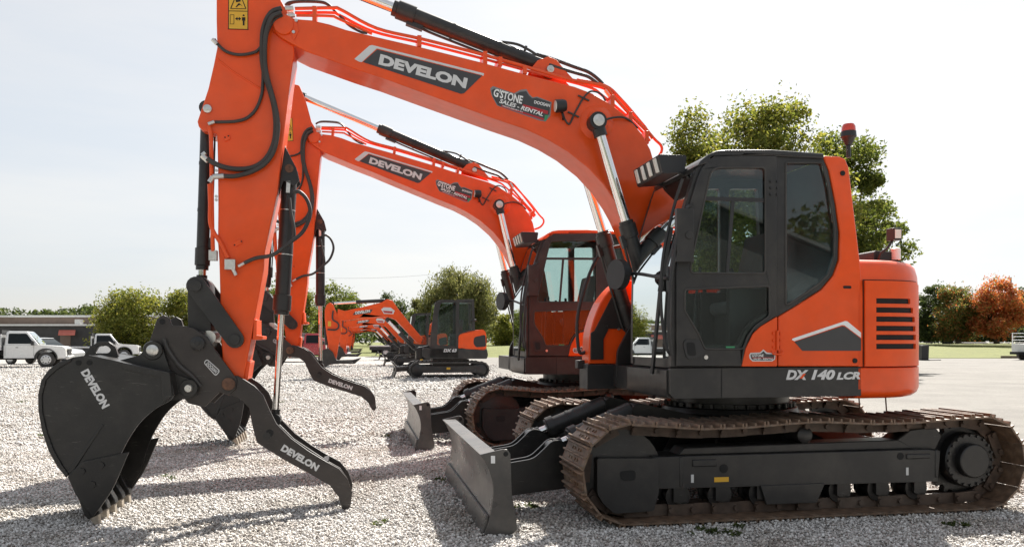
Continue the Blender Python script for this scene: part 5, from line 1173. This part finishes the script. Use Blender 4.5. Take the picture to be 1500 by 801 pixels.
# ------------------------------------------------------------------ ground
def sheet(name, pts, mat, z=0.0):
    me = bpy.data.meshes.new(name); me.from_pydata([(x, y, z if len(p) == 2 else p[2]) for p in pts for x, y in [p[:2]]], [], [list(range(len(pts)))]); me.materials.append(mat)
    o = bpy.data.objects.new(name, me); col.objects.link(o); return struct(o)
def ground_mat(name, stops, scale, bump, bscale, rough=.9, patch=None):
    m, nt, out = new_mat(name); L = nt.links
    p = N(nt, 'ShaderNodeBsdfPrincipled'); p.inputs['Roughness'].default_value = rough; p.inputs['Specular IOR Level'].default_value = .25; L.new(p.outputs[0], out.inputs[0])
    tc = N(nt, 'ShaderNodeTexCoord')
    vo = N(nt, 'ShaderNodeTexVoronoi'); vo.inputs['Scale'].default_value = scale; L.new(tc.outputs['Object'], vo.inputs['Vector'])
    sep = N(nt, 'ShaderNodeSeparateColor'); L.new(vo.outputs['Color'], sep.inputs[0])
    r = ramp(nt, stops); L.new(sep.outputs[0], r.inputs[0]); cs_ = r.outputs[0]
    n2 = N(nt, 'ShaderNodeTexNoise'); n2.inputs['Scale'].default_value = .45; n2.inputs['Detail'].default_value = 7; n2.inputs['Roughness'].default_value = .65; L.new(tc.outputs['Object'], n2.inputs['Vector'])
    mr = N(nt, 'ShaderNodeMapRange'); mr.inputs[1].default_value = .3; mr.inputs[2].default_value = .7; mr.inputs[3].default_value = .78; mr.inputs[4].default_value = 1.12; L.new(n2.outputs['Fac'], mr.inputs[0])
    if patch:
        n6 = N(nt, 'ShaderNodeTexNoise'); n6.inputs['Scale'].default_value = 5; n6.inputs['Detail'].default_value = 9; n6.inputs['Roughness'].default_value = .75; L.new(tc.outputs['Object'], n6.inputs['Vector'])
        m6 = N(nt, 'ShaderNodeMapRange'); m6.inputs[1].default_value = .35; m6.inputs[2].default_value = .65; m6.inputs[3].default_value = 1 - patch; m6.inputs[4].default_value = 1 + patch * .6; L.new(n6.outputs['Fac'], m6.inputs[0])
        m7 = N(nt, 'ShaderNodeMath', operation='MULTIPLY'); L.new(mr.outputs[0], m7.inputs[0]); L.new(m6.outputs[0], m7.inputs[1]); mr = m7
    mx = N(nt, 'ShaderNodeMixRGB', blend_type='MULTIPLY'); mx.inputs[0].default_value = 1; L.new(cs_, mx.inputs[1]); L.new(mr.outputs[0], mx.inputs[2])
    L.new(mx.outputs[0], p.inputs['Base Color'])
    if bump:
        n4 = N(nt, 'ShaderNodeTexVoronoi'); n4.inputs['Scale'].default_value = bscale; L.new(tc.outputs['Object'], n4.inputs['Vector'])
        bb = N(nt, 'ShaderNodeBump'); bb.inputs['Strength'].default_value = bump; bb.inputs['Distance'].default_value = .02; bb.invert = True; L.new(n4.outputs['Distance'], bb.inputs['Height']); L.new(bb.outputs[0], p.inputs['Normal'])
    return m
GR = [(0, (.19, .175, .155)), (.25, (.32, .30, .28)), (.6, (.42, .40, .38)), (1, (.58, .56, .54))]
M['gravel'] = ground_mat('gravel_ground', GR, 38, .9, 38, patch=.45)
M['asphalt'] = ground_mat('pale_asphalt', [(0, (.165, .155, .142)), (.5, (.195, .184, .168)), (1, (.235, .222, .205))], 70, .25, 90, patch=.10)
M['grass'] = ground_mat('grass_turf', [(0, (.085, .105, .022)), (.5, (.13, .15, .034)), (1, (.20, .19, .055))], 22, .6, 30)
M['road'] = ground_mat('pale_road', [(0, (.45, .44, .42)), (1, (.55, .54, .52))], 20, 0, 1)
sheet('ground', [(-900, -60), (900, -60), (900, 1200), (-900, 1200)], M['grass'], -.02)
sheet('gravel_lot', [(-60, -30), (60, -30), (60, 6), (7.8, 8.6), (6.6, 10.5), (-1.0, 36), (-6.5, 74), (-60, 74)], M['gravel'], 0)
sheet('asphalt_lot', [(60, 6), (75, 64), (20, 66), (3, 68), (-6.5, 74), (-1.0, 36), (6.6, 10.5), (7.8, 8.6)], M['asphalt'], .004)
me = bpy.data.meshes.new('grass_bank'); me.from_pydata([(-4, 70, 0.006), (90, 63, .006), (120, 102, 1.22), (-8, 112, 0.9), (130, 150, 1.2), (-10, 150, 1.0)], [], [(0, 1, 2, 3), (3, 2, 4, 5)]); me.materials.append(M['grass'])
o = bpy.data.objects.new('grass_bank', me); col.objects.link(o); struct(o)
sheet('pavement', [(30, 101.0, 1.235), (120, 99.0, 1.20), (120, 100.4, 1.235), (30, 102.6, 1.275)], M['road'])
# loose stones near the camera
rng = np.random.default_rng(5)
def stones(name, n, y0, y1, s0, s1):
    Y = np.sqrt(rng.uniform(y0 ** 2, y1 ** 2, n)); U = rng.uniform(-330, 1700, n); X_ = (U - 750) / F_PX * Y
    edge = np.interp(Y, [8.6, 10.5, 36], [7.8, 6.6, -1.0]); keep = X_ < edge - .05 + rng.exponential(.12, n); Y, X_ = Y[keep], X_[keep]; n = len(Y)
    base = np.array([[-1, -1, -1], [1, -1, -1], [1, 1, -1], [-1, 1, -1], [-1, -1, 1], [1, -1, 1], [1, 1, 1], [-1, 1, 1]], float)
    v = base[None] * (1 + rng.uniform(-.45, .25, (n, 8, 3))); v *= rng.uniform(.55, 1.0, (n, 1, 3))
    q = rng.normal(size=(n, 4)); q /= np.linalg.norm(q, axis=1)[:, None]; w, x, y, z = q.T
    Rm = np.stack([1 - 2 * (y * y + z * z), 2 * (x * y - z * w), 2 * (x * z + y * w), 2 * (x * y + z * w), 1 - 2 * (x * x + z * z), 2 * (y * z - x * w), 2 * (x * z - y * w), 2 * (y * z + x * w), 1 - 2 * (x * x + y * y)], 1).reshape(n, 3, 3)
    v = np.einsum('nij,nkj->nki', Rm, v); s = (s0 + (s1 - s0) * rng.random(n) ** 2.4)
    v *= s[:, None, None] * .72; v += np.stack([X_, Y, s * .35 + rng.uniform(-.006, .01, n)], 1)[:, None]
    f = np.array([[0, 3, 2, 1], [4, 5, 6, 7], [0, 1, 5, 4], [1, 2, 6, 5], [2, 3, 7, 6], [3, 0, 4, 7]])
    F = (f[None] + (np.arange(n) * 8)[:, None, None]).reshape(-1)
    me = bpy.data.meshes.new(name); me.vertices.add(n * 8); me.vertices.foreach_set('co', v.astype(np.float32).ravel())
    me.loops.add(len(F)); me.loops.foreach_set('vertex_index', F.astype(np.int32)); me.polygons.add(n * 6); me.polygons.foreach_set('loop_start', np.arange(0, n * 24, 4, dtype=np.int32)); me.update(calc_edges=True)
    m, nt, out = new_mat('limestone_chips'); L = nt.links; p = N(nt, 'ShaderNodeBsdfPrincipled'); p.inputs['Roughness'].default_value = .85; p.inputs['Specular IOR Level'].default_value = .3; L.new(p.outputs[0], out.inputs[0])
    g = N(nt, 'ShaderNodeNewGeometry'); r = ramp(nt, [(0, (.24, .21, .185)), (.2, (.48, .455, .43)), (.6, (.62, .60, .575)), (1, (.80, .785, .765))]); L.new(g.outputs['Random Per Island'], r.inputs[0])
    tc = N(nt, 'ShaderNodeTexCoord'); n2 = N(nt, 'ShaderNodeTexNoise'); n2.inputs['Scale'].default_value = .9; n2.inputs['Detail'].default_value = 7; n2.inputs['Roughness'].default_value = .7; L.new(tc.outputs['Object'], n2.inputs['Vector'])
    r2 = ramp(nt, [(.36, (.70, .655, .60)), (.5, (.97, .96, .95)), (.7, (1.06, 1.06, 1.06))]); L.new(n2.outputs['Fac'], r2.inputs[0])
    mx = N(nt, 'ShaderNodeMixRGB', blend_type='MULTIPLY'); mx.inputs[0].default_value = 1; L.new(r.outputs[0], mx.inputs[1]); L.new(r2.outputs[0], mx.inputs[2]); L.new(mx.outputs[0], p.inputs['Base Color'])
    me.materials.append(m); o = bpy.data.objects.new(name, me); col.objects.link(o); struct(o, 'stuff')
stones('gravel_stones', 280000, 4.3, 10.5, .006, .0165)
stones('gravel_chips', 125000, 10.5, 22, .010, .028)
stones('gravel_scatter', 90000, 22, 48, .02, .05)
# a few weeds between the stones
rng = np.random.default_rng(77)
wc = []
for u_, v_, k_ in ((1035, 781, 5), (1088, 778, 3), (640, 705, 2), (783, 742, 3), (560, 770, 2), (60, 640, 3), (250, 700, 2), (410, 590, 3), (575, 640, 2), (1390, 772, 3), (700, 596, 2), (30, 590, 3)):
    p_ = at(u_, v_)
    for _ in range(k_): wc.append((p_[0] + rng.normal() * .07, p_[1] + rng.normal() * .06, .012))
wc = np.array(wc); wv = leaves(wc, np.full(len(wc), .045), 900, .016, flat_=.6)
wv[:, 2] = np.abs(wv[:, 2]) + .006
wo = bpy.data.objects.new('weeds', mesh_quads('weeds', wv, LEAF['dark'])); col.objects.link(wo); struct(wo, 'stuff')
# timber wheel stop and bollard at the right
wp = at(1490, 524.5); b = MB(); b.box(-1.6, 1.8, -.12, .12, 0, .2); o = b.build('wheel_stop', 'wood', None, bevel=.02); o.location = (wp[0] + .3, wp[1], .004); tag(o, 'weathered timber wheel stop lying beside the white service truck', 'wheel stop')
wp = at(1353, 527.5); t = thing('rubbish_bin', (wp[0], wp[1], .004), 0, 'small black bin standing at the lot edge beside the counterweight', 'bin')
b = MB(); b.box(-.25, .25, -.25, .25, .04, 1.1, taper=(1.1, 1.1)); b.build('body', 'plastic', t, bevel=.03); b = MB(); b.box(-.4, 1.1, -.35, .35, 0, .05); b.build('base', 'steel', t)
# distant mast
b = MB(); b.cyl((0, 0, 0), (0, 0, 9.6), .12, .08, n=8); b.box(-.25, .25, -.05, .05, 8.6, 8.7); o = b.build('utility_pole', 'pin', None); o.location = (gx(1481, 118), 118, 1.2); tag(o, 'thin reddish pole rising above the autumn trees at the right', 'pole')
yw = 120
for xp, lab in ((-39.5, 'slim wooden pole hidden behind the near stick, carrying the overhead wire'), (-11.2, 'slim wooden pole hidden behind the willow, carrying the overhead wire')):
    b = MB(); b.cyl((0, 0, 0), (0, 0, 11.6), .13, .09, n=10); b.box(-.06, .06, -.7, .7, 11.2, 11.32); o = b.build('utility_pole', 'wood', None); o.location = (xp, yw, 0); tag(o, lab, 'pole', 'poles of the overhead line')
b = MB(); b.tube([(-39.5, yw, 11.4), (-32, yw, 10.95), (-25, yw, 10.8), (-18, yw, 10.95), (-11.2, yw, 11.4)], .012, 5); o = b.build('overhead_wire', 'plastic', None); tag(o, 'faint overhead wire crossing the sky above the compact excavators', 'wire')

# ------------------------------------------------------------------ light, sky, camera
sun_dir = Vector((.35, 1.0, 1.0)).normalized()
el = math.asin(sun_dir.z); az = math.atan2(sun_dir.x, sun_dir.y)
w = bpy.data.worlds.new('World'); scene.world = w; w.use_nodes = True; nt = w.node_tree
bgn = nt.nodes['Background']; sk = nt.nodes.new('ShaderNodeTexSky'); sk.sky_type = 'NISHITA'; sk.sun_disc = False
sk.sun_elevation = el; sk.sun_rotation = az; sk.air_density = 1.0; sk.dust_density = 2.5; sk.ozone_density = 1.0; sk.altitude = 200
hsv = nt.nodes.new('ShaderNodeHueSaturation'); hsv.inputs['Saturation'].default_value = .55
# thin high haze: evens the brightness out across the dome, with faint cirrus streaks
sc1 = nt.nodes.new('ShaderNodeVectorMath'); sc1.operation = 'SCALE'; sc1.inputs['Scale'].default_value = 1 / 5.3
gm = nt.nodes.new('ShaderNodeGamma'); gm.inputs['Gamma'].default_value = .36
tcw = nt.nodes.new('ShaderNodeTexCoord'); mpw = nt.nodes.new('ShaderNodeMapping'); mpw.inputs['Scale'].default_value = (1.2, 1.2, 7)
nzw = nt.nodes.new('ShaderNodeTexNoise'); nzw.inputs['Scale'].default_value = 2.2; nzw.inputs['Detail'].default_value = 6; nzw.inputs['Roughness'].default_value = .55
rw_ = nt.nodes.new('ShaderNodeValToRGB'); rw_.color_ramp.elements[0].position = .35; rw_.color_ramp.elements[0].color = (.90, .935, .97, 1); rw_.color_ramp.elements[1].position = .68; rw_.color_ramp.elements[1].color = (1.0, .995, .985, 1)
ml = nt.nodes.new('ShaderNodeMixRGB'); ml.blend_type = 'MULTIPLY'; ml.inputs[0].default_value = 1
sc2 = nt.nodes.new('ShaderNodeVectorMath'); sc2.operation = 'SCALE'; sc2.inputs['Scale'].default_value = 3.6
L_ = nt.links
L_.new(sk.outputs[0], hsv.inputs['Color']); L_.new(hsv.outputs[0], sc1.inputs[0]); L_.new(sc1.outputs[0], gm.inputs[0])
L_.new(tcw.outputs['Generated'], mpw.inputs[0]); L_.new(mpw.outputs[0], nzw.inputs['Vector']); L_.new(nzw.outputs['Fac'], rw_.inputs[0])
L_.new(gm.outputs[0], ml.inputs[1]); L_.new(rw_.outputs[0], ml.inputs[2]); L_.new(ml.outputs[0], sc2.inputs[0]); L_.new(sc2.outputs[0], bgn.inputs[0]); bgn.inputs[1].default_value = .10
sl = bpy.data.lights.new('sun', 'SUN'); sl.energy = 5.0; sl.angle = R(.6); sl.color = (1, .95, .87)
so = bpy.data.objects.new('sun', sl); col.objects.link(so); so.rotation_euler = sun_dir.to_track_quat('Z', 'Y').to_euler(); so.location = (5, 20, 30)
cam = bpy.data.cameras.new('camera'); co = bpy.data.objects.new('camera', cam); col.objects.link(co)
co.location = (0, 0, EYE); co.rotation_euler = (R(90), 0, 0); cam.sensor_width = 36; cam.lens = F_PX / 1500 * 36; cam.shift_y = (HZ - 400.5) / 1500
cam.clip_end = 3000; cam.clip_start = .05; scene.camera = co
vs = scene.view_settings; vs.view_transform = 'Standard'; vs.look = 'None'; vs.exposure = 1.25; vs.gamma = 1
scene.cycles.max_bounces = 8; scene.cycles.transparent_max_bounces = 16; scene.cycles.caustics_reflective = False; scene.cycles.caustics_refractive = False
